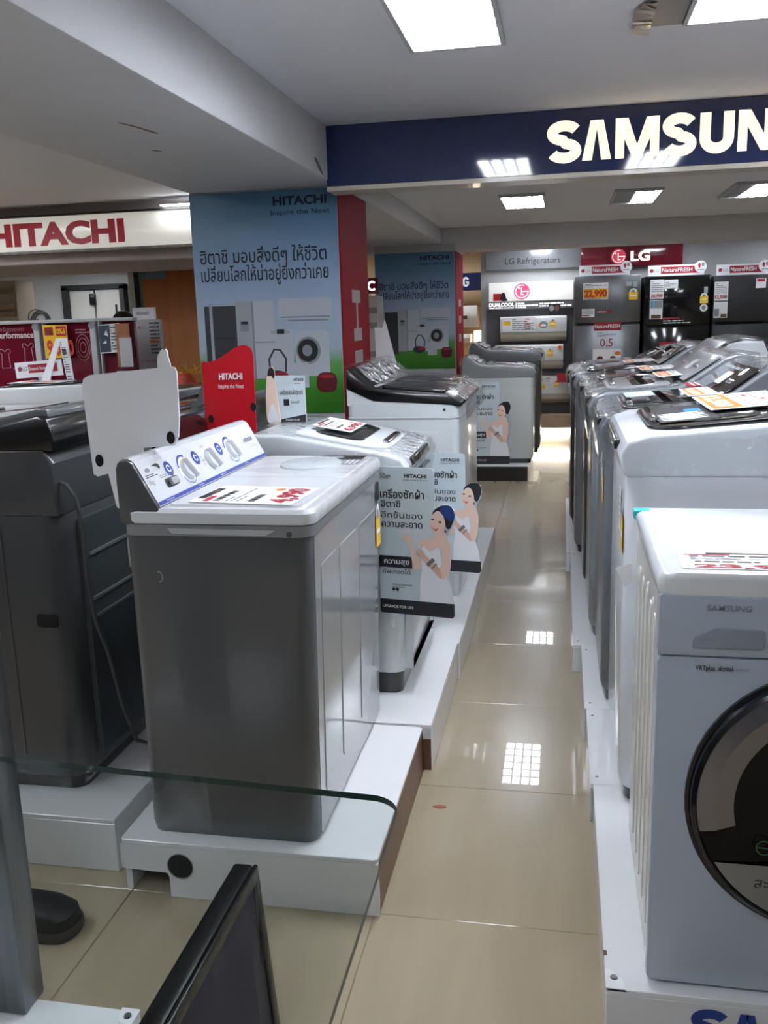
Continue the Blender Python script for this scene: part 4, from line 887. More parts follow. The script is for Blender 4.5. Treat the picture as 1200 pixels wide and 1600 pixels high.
# second row on the far right: rounded white backs
top_loader('top_load_washer', 'white machine half seen at the right edge behind the row', (1.25, 4.6, .05), 0, .6, .62, .85, .93, .96, 1.1, .25, white, white, tinted, silver, 'washers in the outer right row', film=FILM)
top_loader('top_load_washer', 'silver machine at the right edge behind the white one', (1.3, 5.5, .05), 0, .6, .62, .85, .93, .96, 1.08, .25, silver, silver, tinted, silver, 'washers in the outer right row', film=FILM)

# ------------------------------------------------------------------ front loading washer, nearest on the right
FL = thing('front_load_washer', 'white front loading washer with large dark porthole at the lower right', 'washing machine', (.46, 1.82, .11))
x0, x1, y0, y1, z0, z1 = .165, .765, 1.56, 2.08, .118, .905
slw = M('fl_white', '#a9b5c4', .25, coat=.5); sls = M('fl_side', '#d5d3cd', .25, coat=.4)
MB().prism(rr(x0+.004, y0+.012, x1-.004, y1, .012), 'z', z0+.004, z1-.045).build('cabinet', sls, FL)
for k, yy in enumerate((1.62, 1.70, 1.78, 1.86, 1.94)):    # pressed ribs along the left side
    MB().prism(rr(yy, z0+.06, yy+.035, z1-.1, .015), 'x', x0+.0015, x0+.006).build('side_rib', sls, FL, bev=.002)
for yy in (1.66, 1.76): MB().lathe([(.001, 0), (.009, 0), (.007, .003), (.001, .003)], (x0+.003, yy, z1-.085), (-1, 0, 0), 14).build('side_plug', card, FL)
MB().loft([[(p[0], p[1], z) for p in rr(x0-e, y0-.012-e*.3, x1+e, y1+.005, .022)] for z, e in ((z1-.04, -.002), (z1-.034, .002), (z1-.012, .002), (z1-.004, -.003), (z1, -.012))]).build('top_panel', white, FL)
MB().prism(rr(x0, z0, x1, z1-.148, .012), 'y', y0-.012, y0+.015).build('front_panel', slw, FL, bev=.005)
MB().prism(rr(x0, z1-.146, x1, z1-.036, .006), 'y', y0-.014, y0+.015).build('control_fascia', slw, FL, bev=.005)
P = front(y0-.0145)
P.slab(FL, 'detergent_drawer', M('drawer_grey', '#8c98a7', .2, coat=.5), [(.222, .776), (.222, .79), (.227, .797), (.258, .812), (.265, .813), (.333, .811), (.338, .806), (.338, .782), (.333, .776)], .004, 0, .002)
P.text(FL, 'lettering', 'SAMSUNG', .243, .842, .0105, M('faint_grey', '#7d8894', .4), .072, .02, .001)
P.text(FL, 'lettering', 'VRTplus', .228, .737, .008, inkk, .032, .02, .003); P.text(FL, 'lettering', 'digital', .265, .737, .008, inkk, .024, .02, .003); P.text(FL, 'lettering', 'inverter', .29, .737, .008, M('faint_grey', '#9099a3'), .025, 0, .003)
P.text(FL, 'lettering', '12kg', .235, .79, .008, M('faint_grey', '#9099a3'), None, 0, .0048)
cx, cz = .465, .50; yy = y0-.012
dr_ = MB().lathe([(.226, 0), (.24, 0), (.24, .012), (.237, .022), (.23, .027), (.226, .022), (.226, 0)], (cx, yy, cz), (0, -1, 0), 64).build('door_rim', M('rim_chrome_dark', '#4a4c50', .15, metal=.9), FL, bev=0)
MB().lathe([(.233, .0), (.246, 0), (.246, .008), (.233, .01), (.233, 0)], (cx, yy, cz), (0, -1, 0), 64).build('door_gasket', black, FL)
MB().lathe([(.0, .012), (.14, .014), (.17, .019), (.226, .023), (.226, .015), (0, .008)], (cx, yy, cz), (0, -1, 0), 56).build('door_glass', M('porthole', '#08090b', .12, spec=.25), FL)
mb = MB(); n_ = 30
ra = [(.228, .0235), (.2, .029), (.166, .0225)]
for i_ in range(n_):
    for k in range(2):
        q = []
        for (aa, rr_) in ((i_, ra[k]), (i_+1, ra[k]), (i_+1, ra[k+1]), (i_, ra[k+1])):
            th = math.radians(70+(194-70)*aa/n_); q.append((cx+rr_[0]*math.cos(th), yy-rr_[1], cz+rr_[0]*math.sin(th)))
        mb.add(q, [(0, 1, 2, 3)])
mb.build('door_bezel', M('bezel_mirror', '#8b8a92', .18, metal=.85), FL, ang=60)['label'] = 'mirror finish bezel'
Q = front(yy-.024)
low = [(cx+.224*math.cos(math.radians(a)), cz+.224*math.sin(math.radians(a))) for a in range(210, 331, 5)]
Q.shape(FL, 'silver_badge', [M('badge_silver', '#8f9294', .3, metal=.6)], [low], .001)
Q.text(FL, 'lettering', 'สะอาด', .339, .345, .02, inkk, None, 0, .0022)
Q.shape(FL, 'green_mark', [M('print_green', '#2f6b3a', .5)], stroke(arc(.352, .422, .013, .013, 0, 360, 20), .002) + [rect(.34, .421, .364, .423)], .001)
for fx_, fy in ((.2, 1.6), (.72, 1.6), (.2, 2.02), (.72, 2.02)): MB().lathe([(.02, 0), (.02, .012), (.001, .012)], (fx_, fy, .11), (0, 0, 1), 14).build('foot', black, FL)
box(x0-.006, x0+.03, y1-.03, y1+.008, z1-.02, z1+.001).build('corner_tape', M('teal_tape', '#3fb6c4', .4), FL, bev=.004)
price_card((.205, 1.575, .9055), (1, 0, 0), (0, 1, 0), .26, .11, 'white 23,990 price card lying on the front loader', '23,990')
t = thing('paper_tag', 'small white paper tag sticking out beside the front loader', 'tag', (.15, 2.15, .70))
MB().prism([(.128, .745), (.150, .70), (.168, .715), (.166, .76)], 'y', 2.15, 2.151).build('tag', paper, t)

# ------------------------------------------------------------------ cutout boards with the printed woman
skin = M('print_skin', '#e3c6b6', .5); skin2 = M('print_skin_shade', '#d3ae9c', .5); hairb = M('print_hair', '#1c1b22', .45); dress = M('print_dress', '#e3e4e8', .5); lips = M('print_lips', '#b34a4f', .5)
bpale = M('board_pale_blue', '#c3d0d6', .35, coat=.2); bband = M('board_band', '#2b2a30', .4)
def cutout_board(label, o, a, k, pole=True, hair_sheen=False):
    """o = lower left corner of the board; design drawn in units of the original artwork (545 x 1060)"""
    t = thing('cutout_board', label, 'display board', o, 0, 'cutout boards with a woman in a white dress')
    P = Pl(o, (math.cos(a), math.sin(a), 0), (0, 0, 1))
    Z = lambda pts: [((p[0]-235)*k, (1425-p[1])*k) for p in pts]
    out = [(245, 1425), (780, 1425), (795, 1410), (795, 1330), (785, 1270), (770, 1200), (750, 1130), (768, 1060), (775, 960), (772, 890), (752, 830), (765, 795), (800, 740), (806, 690), (800, 640), (765, 608), (715, 610), (672, 632), (660, 640), (660, 375), (645, 355), (245, 350), (235, 362), (235, 1412)]
    P.slab(t, 'board', bpale, Z(out)[::-1], .005, -.005)
    P.shape(t, 'dark_band', [bband], [Z([(235, 1412), (245, 1425), (780, 1425), (795, 1410), (795, 1318), (235, 1318)])], .0008)
    P.text(t, 'lettering', 'UPGRADE FOR LIFE', *Z([(255, 1382)])[0], 20*k, paper, 235*k, .01, .0014)
    fig = []
    def F(pts, mi, e=0, sm=True): fig.append((smooth(Z(pts), 4) if sm else Z(pts), mi, e))
    F([(570, 905), (625, 945), (690, 905), (705, 1000), (702, 1125), (745, 1125), (770, 1200), (790, 1318), (540, 1318), (545, 1180), (560, 1080), (552, 980)], 2, 0, False)
    F([(665, 800), (740, 785), (748, 835), (772, 880), (768, 940), (700, 930), (690, 905), (625, 945), (570, 905), (545, 900), (560, 868), (640, 850)], 0, .0002, False)
    F([(705, 890), (772, 885), (774, 960), (768, 1055), (745, 1125), (705, 1138), (688, 1080), (712, 1000)], 0, .0004)
    F([(705, 1138), (650, 1092), (560, 1000), (522, 975), (530, 940), (562, 935), (600, 985), (690, 1062)], 1, .0006)
    F([(560, 868), (530, 905), (545, 1000), (556, 1060), (530, 1086), (498, 1072), (482, 990), (472, 915), (435, 880), (428, 845), (450, 835), (478, 845), (495, 900), (520, 985)], 0, .0005)
    for q in stroke(Z([(390, 808), (440, 845)]), 7*k) + stroke(Z([(462, 800), (468, 850)]), 8*k): fig.append((q, 0, .0005))
    F([(645, 700), (655, 650), (700, 618), (725, 610), (775, 612), (803, 655), (803, 700), (785, 745), (768, 775), (745, 765), (700, 690)], 3, .0006)
    F([(638, 690), (680, 652), (718, 672), (738, 735), (730, 785), (690, 818), (655, 812), (632, 775), (622, 735)], 0, .0008)
    F([(640, 765), (665, 782), (688, 772), (668, 795)], 4, .001)
    F([(634, 712), (650, 706), (658, 714), (646, 718)], 3, .001); F([(685, 728), (705, 722), (712, 732), (698, 736)], 3, .001)
    F([(728, 790), (745, 785), (740, 808)], 5, .001)
    for q in stroke(Z([(600, 1045), (650, 1000)]), 26*k)[:1] + stroke(Z([(632, 1072), (672, 1030)]), 8*k)[:1]: fig.append((q, 5, .001))
    if hair_sheen: F([(712, 622), (770, 614), (800, 655), (798, 700), (770, 720), (735, 690), (705, 660)], 6, .0009)  # blue reflection on the hair, painted as a flat patch
    P.shape(t, 'printed_woman', [skin, skin2, dress, hairb, lips, M('print_bangle', '#6d6f72', .3), M('painted_blue_sheen', '#1d3f86', .4)], fig, .0012, label='woman in white dress')
    tx = lambda s_, x, y, h, w_, b=0, m_=inkk: P.text(t, 'lettering', s_, *Z([(x, y)])[0], h*k, m_, w_*k, b, .0014)
    tx('HITACHI', 442, 424, 26, 165, .03); tx('Inspire the Next', 434, 446, 13, 180, .008, inkg)
    P.text(t, 'lettering', '50', *Z([(258, 432)])[0], 36*k, inkg, 45*k, .03, .0014); P.shape(t, 'printed_swoosh', [inkg], [smooth(Z([(300, 415), (330, 405), (342, 420), (310, 432)]), 3)], .0014)
    tx('เครื่องซักผ้า', 258, 572, 54, 328, .018); tx('ฮิตาชิ', 260, 638, 46, 150, .014); tx('อีกขั้นของ', 262, 717, 42, 308, 0); tx('ความสะอาด', 264, 782, 46, 306, .014)
    P.shape(t, 'dark_bar', [bband], [Z([(238, 1080), (488, 1080), (488, 995), (238, 995)])], .0012)
    P.text(t, 'lettering', 'ความสุข', *Z([(275, 1052)])[0], 36*k, paper, 190*k, .014, .0018)
    tx('อัพเกรดได้', 262, 1125, 30, 212, .008)
    tx('HITACHI THAILAND', 332, 1212, 12, 150, .01); P.lines(t, 'small_print', inkg, *Z([(332, 1232)])[0], *Z([(480, 1218)])[0], 1, .0014)
    P.shape(t, 'round_icon', [inkk], [ell(*Z([(343, 1242)])[0], 12*k, 12*k, 14), ell(*Z([(371, 1242)])[0], 12*k, 12*k, 14)], .0014)
    if pole: P.slab(t, 'stem', card, Z([(300, 1420), (345, 1420), (335, 1425+pole/k), (315, 1425+pole/k)])[::-1], .004, -.009)
    return t
cutout_board('nearest woman cutout board, beside the grey twin tub', (-.555, 2.705, .432), math.radians(-10), .000433, .05, True)
cutout_board('middle woman cutout board, behind the white top loader', (-.53, 3.385, .383), math.radians(-9), .000425, .24)
cutout_board('far woman cutout board leaning on the pale grey washer', (-.77, 7.51, .13), 0, .00063, 0)

# white card seen from behind, with its hanging tail
def hang_card(label, y, outline, holes, mat, name='back_card', a=0.0, org=None):
    lo = min(p[1] for p in outline); mx = sum(p[0] for p in outline)/len(outline)
    t = thing(name, label, 'display card', (mx, y, lo))
    P = Pl((0, y, 0), (math.cos(a), math.sin(a), 0), (0, 0, 1)) if org is None else org
    P.slab(t, 'card', mat, outline, .004, -.004)
    for hx, hz in holes:
        P.shape(t, 'hole', [M('hole_dark', '#0c0c0c', .9)], [ell(hx, hz, .0105, .015, 18)], .0008)
        
    return t, P
sc = lambda pts, s_: [(p[0]*s_, 1.34-(1.34-p[1])*s_) for p in pts]
D = [(-1.253, 1.188), (-1.246, 1.205), (-1.227, 1.214), (-1.035, 1.229), (-1.033, 1.24), (-1.034, 1.25), (-1.03, 1.262), (-1.023, 1.272), (-1.019, 1.275), (-1.012, 1.273), (-1.008, 1.278), (-1.004, 1.272), (-1.003, 1.255), (-.998, 1.24), (-.998, 1.232), (-.987, 1.23), (-.982, 1.218), (-.984, 1.1), (-.99, 1.05), (-1.003, 1.026), (-1.094, 1.02), (-1.094, .99), (-1.15, .968), (-1.166, .958), (-1.168, .862), (-1.178, .854), (-1.184, .858), (-1.2, .95), (-1.232, .942), (-1.243, .948)]
D = sc(D, .884)
hang_card('white card seen from behind with a head shaped top, behind the grey twin tub', 1.99, D[::-1], sc([(-1.222, .986), (-1.012, 1.047)], .884), card)
t, P = hang_card('red HITACHI card with wavy top standing behind the machines', 3.05, smooth([(-1.236, 1.2), (-1.233, 1.209)], 1) + [(-1.21, 1.206), (-1.188, 1.211), (-1.165, 1.221), (-1.139, 1.236), (-1.118, 1.25), (-1.098, 1.259), (-1.08, 1.263), (-1.068, 1.26), (-1.055, 1.252), (-1.048, 1.238), (-1.046, 1.22), (-1.05, .95), (-1.236, .955)], [(-1.214, 1.008), (-1.056, 1.049)], M('card_red', '#c21524', .3, coat=.3), 'red_card')
P.text(t, 'lettering', 'HITACHI', -1.174, 1.146, .021, paper, .085, .03); P.text(t, 'lettering', 'Inspire the Next', -1.178, 1.115, .015, paper, .092, .005)
t, P = hang_card('grey back of a card leaning beside the red card', 3.2, [(-1.30, 1.045), (-1.298, 1.125), (-1.325, 1.06), (-1.35, 1.058), (-1.35, 1.03)], [], greyp)
# small woman card standing on the white top loader
t = thing('cutout_card', 'small pale HITACHI card with woman at its left on the white top loader', 'display card', (-.93, 3.05, .994))
P = front(3.05)
P.slab(t, 'board', bpale, rr(-.975, .994, -.867, 1.155, .003), .004, -.004)
P.slab(t, 'woman_cutout', skin, smooth([(-1.003, .994), (-1.008, 1.05), (-1.006, 1.10), (-1.002, 1.14), (-1.0, 1.165), (-.99, 1.182), (-.98, 1.186), (-.972, 1.17), (-.972, 1.13), (-.968, 1.09), (-.965, 1.062), (-.962, .994)], 4), .004, -.002)
P.shape(t, 'printed_hair', [hairb], [smooth([(-.998, 1.155), (-.994, 1.175), (-.986, 1.184), (-.977, 1.18), (-.972, 1.165), (-.975, 1.145), (-.985, 1.155)])], .0028)
P.shape(t, 'printed_dress', [hairb, lips, dress], [(smooth([(-1.002, .998), (-1.0, 1.03), (-.985, 1.062), (-.968, 1.02), (-.966, .998)]), 2)], .0028)
P.text(t, 'lettering', 'HITACHI', -.905, 1.137, .009, inkk, .034, .03); P.lines(t, 'small_print', inkg, -.905, 1.125, -.872, 1.132, 1)
P.text(t, 'lettering', 'เครื่องซักผ้าฮิตาชิ', -.955, 1.09, .014, inkk, .08, .008); P.shape(t, 'dark_bar', [bband], [rect(-.945, 1.052, -.925, 1.075)], .001); P.text(t, 'lettering', 'อัพเกรดได้', -.918, 1.06, .009, inkk, .03)
P.shape(t, 'dark_band', [bband], [[(-.957, .995), (-.868, .995), (-.868, 1.022), (-.957, 1.005)]], .001); P.text(t, 'lettering', 'UPGRADE FOR LIFE', -.94, 1.0, .007, paper, .05, 0, .0016)
t, P = hang_card('white folded card standing behind the black topped twin tub', 4.85, sc([(-1.0, .105), (-.885, .105), (-.887, 1.06), (-.893, 1.085), (-.941, 1.284), (-.955, 1.334), (-.964, 1.30), (-.968, 1.286), (-1.012, 1.288), (-1.008, 1.2)], .97)[::1], [], card)

# ------------------------------------------------------------------ LG corner on the left
t = thing('display_wall', 'maroon display panels between grey posts behind the white washer', 'display panel', (-3.1, 5.05, 0))
rail = M('rail_grey', '#b4b6b8', .35)
for a, b in ((-3.75, -3.06), (-3.01, -2.70), (-2.655, -2.43)):
    box(a, b, 5.02, 5.045, 0, 1.365).build('maroon_panel', M('panel_maroon', '#6a1125', .18, coat=.6), t)
for x in (-3.035, -2.677, -2.99, -2.635): box(x-(.018 if x in (-3.035, -2.677) else .004), x+(.018 if x in (-3.035, -2.677) else .004), 4.99, 5.03, 0, 1.372).build('post', rail, t, bev=.003)
box(-3.8, -2.42, 4.985, 5.05, 1.365, 1.385).build('top_rail', rail, t, bev=.004)
for x in (-3.035, -2.677): MB().lathe([(.0, 0), (.02, 0), (.02, .006), (.0, .006)], (x, 4.987, 1.345), (0, -1, 0), 12).build('clamp', inkg, t)
P = front(5.019)
P.text(t, 'lettering', 'Washing Performance', -3.5, 1.285, .035, M('print_pink_white', '#d9c4c8', .5), .43, .02)
P.text(t, 'lettering', 'เทคโนโลยีสุดยอด', -3.4, 1.325, .022, M('print_pink', '#a8707c', .5), .27)
pk = M('print_pink_line', '#b98a93', .5)
for cx_, cz_ in ((-3.115, 1.2), (-3.27, 1.17)):
    o_ = [(-.035, .05), (-.015, .05), (0, .035), (.015, .05), (.035, .05), (.035, .03), (.022, .025), (.028, -.06), (-.028, -.06), (-.022, .025), (-.035, .03), (-.035, .05)]
    P.shape(t, 'printed_garment', [pk], stroke([(cx_+p[0], cz_+p[1]) for p in o_], .004), .001)
P.shape(t, 'printed_house', [pk], [[(-3.215, 1.08), (-3.155, 1.08), (-3.155, 1.105), (-3.145, 1.105), (-3.185, 1.14), (-3.225, 1.105), (-3.215, 1.105)]], .001)
for r_ in (.03, .055, .075): P.shape(t, 'printed_swirl', [pk], stroke(arc(-2.76, 1.22, r_*.6, r_, -60, 300, 20), .003), .001)
P.lines(t, 'small_print', pk, -2.8, 1.30, -2.715, 1.33, 2)
for a, lb in ((0, 'yellow 9,990 price poster hung on the maroon panel'),):
    t = thing('price_poster', lb, 'price poster', (-2.9, 4.98, 1.16)); P = front(4.98)
    P.slab(t, 'sheet', yellow, [(-2.978, 1.162), (-2.83, 1.165), (-2.83, 1.352), (-2.985, 1.355)], .003)
    P.shape(t, 'red_patch', [inkr, red], [(rect(-2.972, 1.295, -2.918, 1.342), 0), (rr(-2.9, 1.29, -2.835, 1.347, .004), 1)], .0045)
    P.text(t, 'lettering', '9,990', -2.965, 1.18, .085, M('price_red', '#c8381f'), .17, .04, .005); P.text(t, 'lettering', '0%6', -2.896, 1.303, .03, yellow, .056, .03, .006); P.text(t, 'lettering', '12 kg', -2.966, 1.305, .022, inkk, .042, .01, .006)
t = thing('info_poster', 'dark blue and white information sheet on the right maroon panel', 'poster', (-2.57, 4.985, 1.185)); P = front(4.985)
P.slab(t, 'sheet', paper, [(-2.635, 1.183), (-2.51, 1.19), (-2.503, 1.353), (-2.636, 1.346)], .003)
P.shape(t, 'picture', [M('print_slate', '#394653', .5), paper], [([(-2.633, 1.19), (-2.565, 1.192), (-2.563, 1.343), (-2.634, 1.343)], 0), ([(-2.615, 1.24), (-2.59, 1.24), (-2.59, 1.26)], 1, .0005), ([(-2.6, 1.29), (-2.575, 1.28), (-2.585, 1.32)], 1, .0005)], .004)
P.lines(t, 'small_print', inkk, -2.558, 1.2, -2.512, 1.34, 8, .0045)
t = thing('topper_card', 'white LG Smart Inverter card standing on the white washer', 'topper card', (-2.9, 4.75, 1.012)); P = Pl((-3.037, 4.75, 1.062), (1, -.05, .055), (-.055, 0, 1))
P.slab(t, 'board', paper, rect(0, 0, .30, .088), .004); P.shape(t, 'red_field', [inkr], [rect(.085, .025, .27, .072)], .0045)
P.text(t, 'lettering', 'Smart Inverter', .09, .039, .02, paper, .15, .01, .006); P.text(t, 'lettering', 'LG', .048, .039, .022, inkg, .03, .02, .006); lg_logo(P, t, .03, .05, .014, inkr, inkg, d=.0045)
t = thing('tent_card', 'folded white information card standing on the white washer lid', 'tent card', (-2.69, 4.62, 1.03))
for (a, b, nm) in (((-2.73, 4.56), (-2.655, 4.6), 'left_leaf'), ((-2.58, 4.58), (-2.65, 4.6), 'right_leaf')):
    mb = MB(); e = .0025
    mb.add([(a[0]-.03, a[1]-.02, 1.062), (a[0]+.02, a[1]-.02, 1.062), (b[0]+.0, b[1]-.0, 1.282), (b[0]-.03, b[1]-.0, 1.282), (a[0]-.03, a[1]-.015, 1.062), (a[0]+.02, a[1]-.015, 1.062), (b[0], b[1]+.005, 1.282), (b[0]-.03, b[1]+.005, 1.282)] if nm == 'left_leaf' else
           [(a[0]-.04, a[1]-.02, 1.062), (a[0]+.0, a[1]-.02, 1.062), (b[0]+.03, b[1], 1.282), (b[0]-.02, b[1], 1.282), (a[0]-.04, a[1]-.015, 1.062), (a[0], a[1]-.015, 1.062), (b[0]+.03, b[1]+.005, 1.282), (b[0]-.02, b[1]+.005, 1.282)],
           [(0, 1, 2, 3), (7, 6, 5, 4), (0, 1, 5, 4), (1, 2, 6, 5), (2, 3, 7, 6), (3, 0, 4, 7)])
    mb.build(nm, card if nm == 'left_leaf' else paper, t)
P = Pl((-2.612, 4.557, 1.05), (1, 0, 0), (-.17, .1, 1)); P.lines(t, 'small_print', inkk, .0, .01, .028, .22, 16, .003); P.shape(t, 'dark_picture', [pdark], [rect(.002, .15, .026, .18)], .004)
t = thing('price_card', 'white and orange price card lying on the white washer lid at left', 'price card', (-2.72, 4.5, 1.056), 0, 'price cards on the machines')
P = Pl((-2.85, 4.36, 1.0605), (1, 0, 0), (0, 1, 0)); P.slab(t, 'card', paper, rect(0, 0, .3, .17), .002); P.shape(t, 'orange_block', [orange, inkb], [(rect(.07, .03, .12, .14), 0), (rect(.17, .02, .25, .1), 0), (rect(.13, .02, .15, .12), 1)], .0025)
t = thing('display_board', 'pale grey water purifier display board beside the orange wall', 'display board', (-2.5, 5.3, 0)); P = front(5.3)
P.slab(t, 'header', card, rect(-2.566, 1.37, -2.43, 1.442), .03, -.03); P.slab(t, 'panel', M('board_grey', '#b0b0b2', .5), rect(-2.60, .5, -2.395, 1.368), .03, -.03)
P.text(t, 'lettering', 'เครื่องกรองน้ำ', -2.545, 1.40, .018, inkk, .085, .01); P.text(t, 'lettering', 'LG', -2.52, 1.315, .016, inkg, .024); lg_logo(P, t, -2.533, 1.323, .01, inkr, card)
P.lines(t, 'small_print', inkk, -2.465, 1.16, -2.4, 1.36, 9, .002); P.shape(t, 'orange_mark', [orange], [rect(-2.465, 1.235, -2.415, 1.25)], .002); P.text(t, 'lettering', 'LG Water Purifier', -2.535, 1.115, .016, inkr, .11)
t = thing('brochure_holder', 'clear acrylic brochure holder at the end of the maroon panels', 'brochure holder', (-2.47, 4.97, 1.09)); P = front(4.965)
P.slab(t, 'front_sheet', ACRYL, rect(-2.53, 1.1, -2.41, 1.35), .003); P.slab(t, 'brochure', M('brochure_orange', '#c9895e', .5, noise=.3, ns=20), rect(-2.525, 1.105, -2.44, 1.35), .002, -.012); P.slab(t, 'white_brochure', paper, rect(-2.505, 1.105, -2.43, 1.27), .002, -.006)
t = thing('topper_card', 'second white card with red field behind the white back card', 'topper card', (-2.45, 5.0, 1.05)); P = front(4.9)
P.slab(t, 'board', paper, rect(-2.5, .95, -2.32, 1.085), .004); P.shape(t, 'red_field', [inkr], [rect(-2.46, .99, -2.33, 1.07)], .0045)
# gold and red tinsel bundle
t = thing('tinsel_bundle', 'gold and red tinsel decoration piled before the orange wall', 'decoration', (-2.75, 6.5, .88))
rnd = random.Random(2); mb = MB(); mr = MB()
for k in range(46):
    c = Vector((-2.75+rnd.uniform(-.09, .1), 6.5+rnd.uniform(-.05, .05), .93+rnd.uniform(0, .06))); d_ = Vector((rnd.uniform(-1, 1), rnd.uniform(-.4, .4), rnd.uniform(-.1, 1))).normalized()
    mb.tube([c, c+d_*.04+Vector((0, 0, .01)), c+d_*.075], .0035, 4)
for k in range(7): mr.tube([(-2.84+.008*k, 6.44, .90+.012*k), (-2.75, 6.43, .905+.012*k), (-2.65-.008*k, 6.44, .90+.012*k)], .006, 5)
mr.build('red_core', M('tinsel_red', '#a83a22', .35, metal=.4), t); mb.build('gold_strands', M('tinsel_gold', '#c9953a', .3, metal=.7), t)
box(-2.9, -2.6, 6.42, 6.6, .84, .90).build('tray', M('wood_tray', '#6d4a2c', .5), t); box(-2.86, -2.64, 6.45, 6.57, 0, .84).build('stand', M('wood_tray', '#6d4a2c'), t)
# tangled grey wire above the panels
t = thing('wire_coil', 'tangled grey wire coil showing above the maroon panels', 'wire coil', (-3.6, 6.0, 0))
mb = MB(); rnd = random.Random(8)
for k in range(9):
    r_ = rnd.uniform(.05, .085); c = Vector((-3.6+rnd.uniform(-.02, .02), 6.0+rnd.uniform(-.03, .03), 1.385)); tl = rnd.uniform(-.6, .6)
    mb.tube([c+Vector((r_*math.cos(a), r_*math.sin(a)*tl, r_*math.sin(a))) for a in [2*PI*j/16 for j in range(17)]], .005, 5)
mb.build('coil', M('wire_grey', '#55585a', .4, metal=.3), t); MB().lathe([(.05, 0), (.06, .02), (.03, .04), (.03, 1.26), (.07, 1.3), (.0, 1.32)], (-3.6, 6.0, 0), (0, 0, 1), 16).build('stand', charc, t)
# shelf piece at the far left edge
t = thing('shelf_unit', 'beige shelf unit at the left edge under the white lit sign', 'shelf', (-5.2, 8.0, 0))
box(-5.6, -5.03, 8.0, 8.3, 0, 1.78).build('case', M('shelf_beige', '#a99d8c', .6, noise=.1), t)
for z in (1.45, 1.52, 1.66): box(-5.58, -5.05, 7.97, 8.0, z, z+.05).build('box_row', M('carton', '#8f7a5e', .7, noise=.2, ns=8), t, bev=.004)
# person behind the panels: only the black hair shows
per = thing('person', 'person with black hair whose head top shows above the maroon panels', 'person', (-3.965, 8.0, 0))
me = bpy.data.meshes.new('body'); J = [(0, 0, .78), (0, 0, .95), (0, 0, 1.13), (0, -.01, 1.21), (0, -.015, 1.26), (0, -.02, 1.32), (.14, 0, 1.12), (.18, 0, .9), (.18, -.05, .7), (-.14, 0, 1.12), (-.18, 0, .9), (-.18, -.05, .7), (.08, 0, .72), (.09, -.01, .4), (.09, .02, .05), (.1, -.12, .03), (-.08, 0, .72), (-.09, -.01, .4), (-.09, .02, .05), (-.1, -.12, .03)]
Ed = [(0, 1), (1, 2), (2, 3), (3, 4), (4, 5), (2, 6), (6, 7), (7, 8), (2, 9), (9, 10), (10, 11), (0, 12), (12, 13), (13, 14), (14, 15), (0, 16), (16, 17), (17, 18), (18, 19)]
Rd = [.12, .11, .1, .05, .06, .08, .05, .04, .03, .05, .04, .03, .08, .055, .04, .035, .08, .055, .04, .035]
me.from_pydata(J, Ed, []); po = bpy.data.objects.new('body', me); COL.objects.link(po); po.parent = per
md = po.modifiers.new('skin', 'SKIN'); po.modifiers.new('sub', 'SUBSURF').render_levels = 1
for v, r_ in zip(me.skin_vertices[0].data, Rd): v.radius = (r_, r_*.8)
me.skin_vertices[0].data[0].use_root = True; me.materials.append(M('dark_shirt', '#3a3d44', .8))
MB().lathe([(0, -.09), (.05, -.085), (.075, -.04), (.082, 0), (.07, .05), (.04, .08), (0, .088)], (-3.965, 7.98, 1.355), (0, 0, 1), 20).build('head', M('skin_tone', '#b98d72', .6), per)
MB().lathe([(.085, -.1), (.1, -.04), (.104, 0), (.09, .06), (.05, .1), (0, .108)], (-3.965, 7.99, 1.366), (0, .1, 1), 22).build('hair', M('black_hair', '#0d0c0d', .5), per)

# ------------------------------------------------------------------ foreground: steel stand, glass shelf, screen, shoe
t = thing('steel_stand', 'brushed steel upright stand at the lower left edge', 'stand', (-1.05, 1.33, .1))
box(-1.16, -.957, 1.3, 1.365, .1, 1.25).build('upright', M('stand_steel', '#6f7275', .35, metal=.9, noise=.15, ns=2, stretch=(40, 40, 1)), t, bev=.006)
box(-1.03, -1.024, 1.296, 1.3, .1, 1.25).build('groove', charc, t)
t = thing('display_plinth', 'small white plinth under the steel stand with a corner bracket', 'plinth', (-1.0, 1.2, 0))
box(-1.35, -.752, .9, 1.345, 0, .1).build('body', whiteb, t, bev=.003)
MB().prism([(-.752, 1.345), (-.788, 1.345), (-.782, 1.315), (-.765, 1.295), (-.752, 1.293)], 'z', .1, .104).build('corner_bracket', card, t)
MB().lathe([(.001, 0), (.008, 0), (.006, .003), (.001, .003)], (-.768, 1.326, .104), (0, 0, 1), 14).build('screw', chrome, t)
t = thing('glass_shelf', 'clear glass shelf with rounded corner in the foreground', 'glass shelf', (-.6, .95, .645))
edge = M('glass_edge', '#1d3530', .3, spec=.4)
out = [(-1.15, .45), (-.2225, .45)] + [(-.2245-.05+.05*math.cos(math.radians(v)), 1.163+.05*math.sin(math.radians(v))) for v in range(0, 88, 8)] + [(-1.15, 1.266)]
n = len(out); za, zb = .638, .648
mb = MB().add([(p[0], p[1], za) for p in out] + [(p[0], p[1], zb) for p in out], [tuple(range(n))[::-1], tuple(range(n, 2*n))], 0)
mb.add([(p[0], p[1], za) for p in out] + [(p[0], p[1], zb) for p in out], [(i, (i+1) % n, n+(i+1) % n, n+i) for i in range(n)], 1)
mb.build('pane', [GLASS, edge], t)
box(-1.14, -1.06, 1.2, 1.299, .625, .637).build('bracket', steel, t)
TV = thing('flat_screen', 'black framed flat screen wrapped in film standing low in the foreground', 'screen', (-.51, 1.05, 0))
lean = .075
def tv(a, b): return -.5-.0+(.45-b)*lean+a
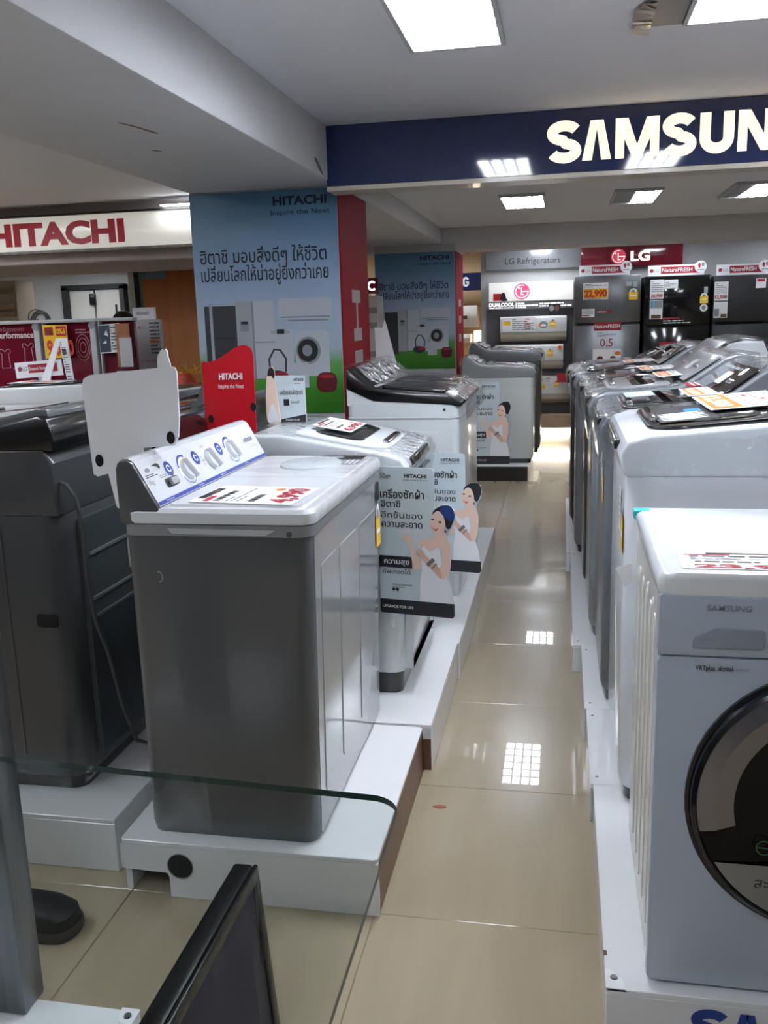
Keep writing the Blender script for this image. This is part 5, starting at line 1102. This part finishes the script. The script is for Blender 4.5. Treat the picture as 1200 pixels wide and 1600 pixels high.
def slabx(y0, y1, z0, z1, d0, d1, mat, nm, bev=.003):
    MB().add([(tv(d0, z), y, z) for y in (y0, y1) for z in (z0, z1)] + [(tv(d1, z), y, z) for y in (y0, y1) for z in (z0, z1)], [(0, 1, 3, 2), (4, 6, 7, 5), (0, 4, 5, 1), (2, 3, 7, 6), (0, 2, 6, 4), (1, 5, 7, 3)]).build(nm, mat, TV, bev=bev)
slabx(.55, 1.31, .05, .45, -.035, 0, M('tv_black', '#0c0c0e', .3, spec=.3), 'housing', .006)
for args in ((.55, 1.31, .425, .45), (.55, 1.31, .05, .085), (.55, .58, .085, .425), (1.285, 1.31, .085, .425)): slabx(*args, .0, .008, M('tv_bezel', '#0a0a0c', .22, spec=.35), 'bezel')
slabx(.58, 1.285, .085, .425, -.0, .003, M('screen_navy', '#1b1e3c', .35, spec=.12), 'panel', 0)
fm = MB(); rnd = random.Random(6); ny = 22
for k in range(ny):
    y_ = .55+.765*k/ny; y2 = .55+.765*(k+1)/ny
    zz = [.455, .44, .35, .2, .06]
    for i in range(4): fm.add([(tv(.012+.006*math.sin(k*1.3+i), zz[i]), y_, zz[i]), (tv(.012+.006*math.sin((k+1)*1.3+i), zz[i]), y2, zz[i]), (tv(.012+.006*math.sin((k+1)*1.3+i+1), zz[i+1]), y2, zz[i+1]), (tv(.012+.006*math.sin(k*1.3+i+1), zz[i+1]), y_, zz[i+1])], [(0, 1, 2, 3)])
fm.build('film', clear_mat('screen_film', (.98, .98, .98), .012, 12, .1, .2, 12), TV, ang=30)
MB().prism(rr(-.62, .75, -.38, 1.12, .05), 'z', 0, .012).build('foot', black, TV, bev=.004); box(-.51, -.47, .9, .97, .01, .08).build('neck', black, TV, bev=.004)
# a black shoe on the floor
sh = thing('shoe', 'black rounded shoe on the floor at the left edge behind the steel stand', 'shoe', (-1.2, 1.66, 0))
def shoe_ring(z, s_, dx=0): return [(-1.19+dx+p[0]*s_, 1.66+p[1]*s_, z) for p in smooth([(.13, .0), (.115, .042), (.06, .052), (-.03, .042), (-.1, .036), (-.14, .02), (-.14, -.02), (-.1, -.036), (-.03, -.042), (.06, -.052), (.115, -.042)], 3)]
MB().loft([shoe_ring(.0, 1), shoe_ring(.004, 1.02), shoe_ring(.022, 1.02), shoe_ring(.026, 1)]).build('sole', M('sole_grey', '#3a3838', .5), sh)
MB().loft([shoe_ring(.026, .98), shoe_ring(.05, .96, -.002), shoe_ring(.068, .8, -.015), shoe_ring(.082, .5, -.045), shoe_ring(.085, .2, -.06)]).build('upper', M('shoe_black', '#121315', .45, noise=.2, ns=20), sh)
# rust chip on the floor
t = thing('paint_chip', 'small brown flake lying on the aisle floor', 'flake', (-.325, 2.31, 0))
MB().prism(smooth([(-.343, 2.308), (-.325, 2.318), (-.308, 2.314), (-.305, 2.306), (-.325, 2.300)]), 'z', 0, .0015).build('flake', M('rust_flake', '#8c4f38', .7), t)
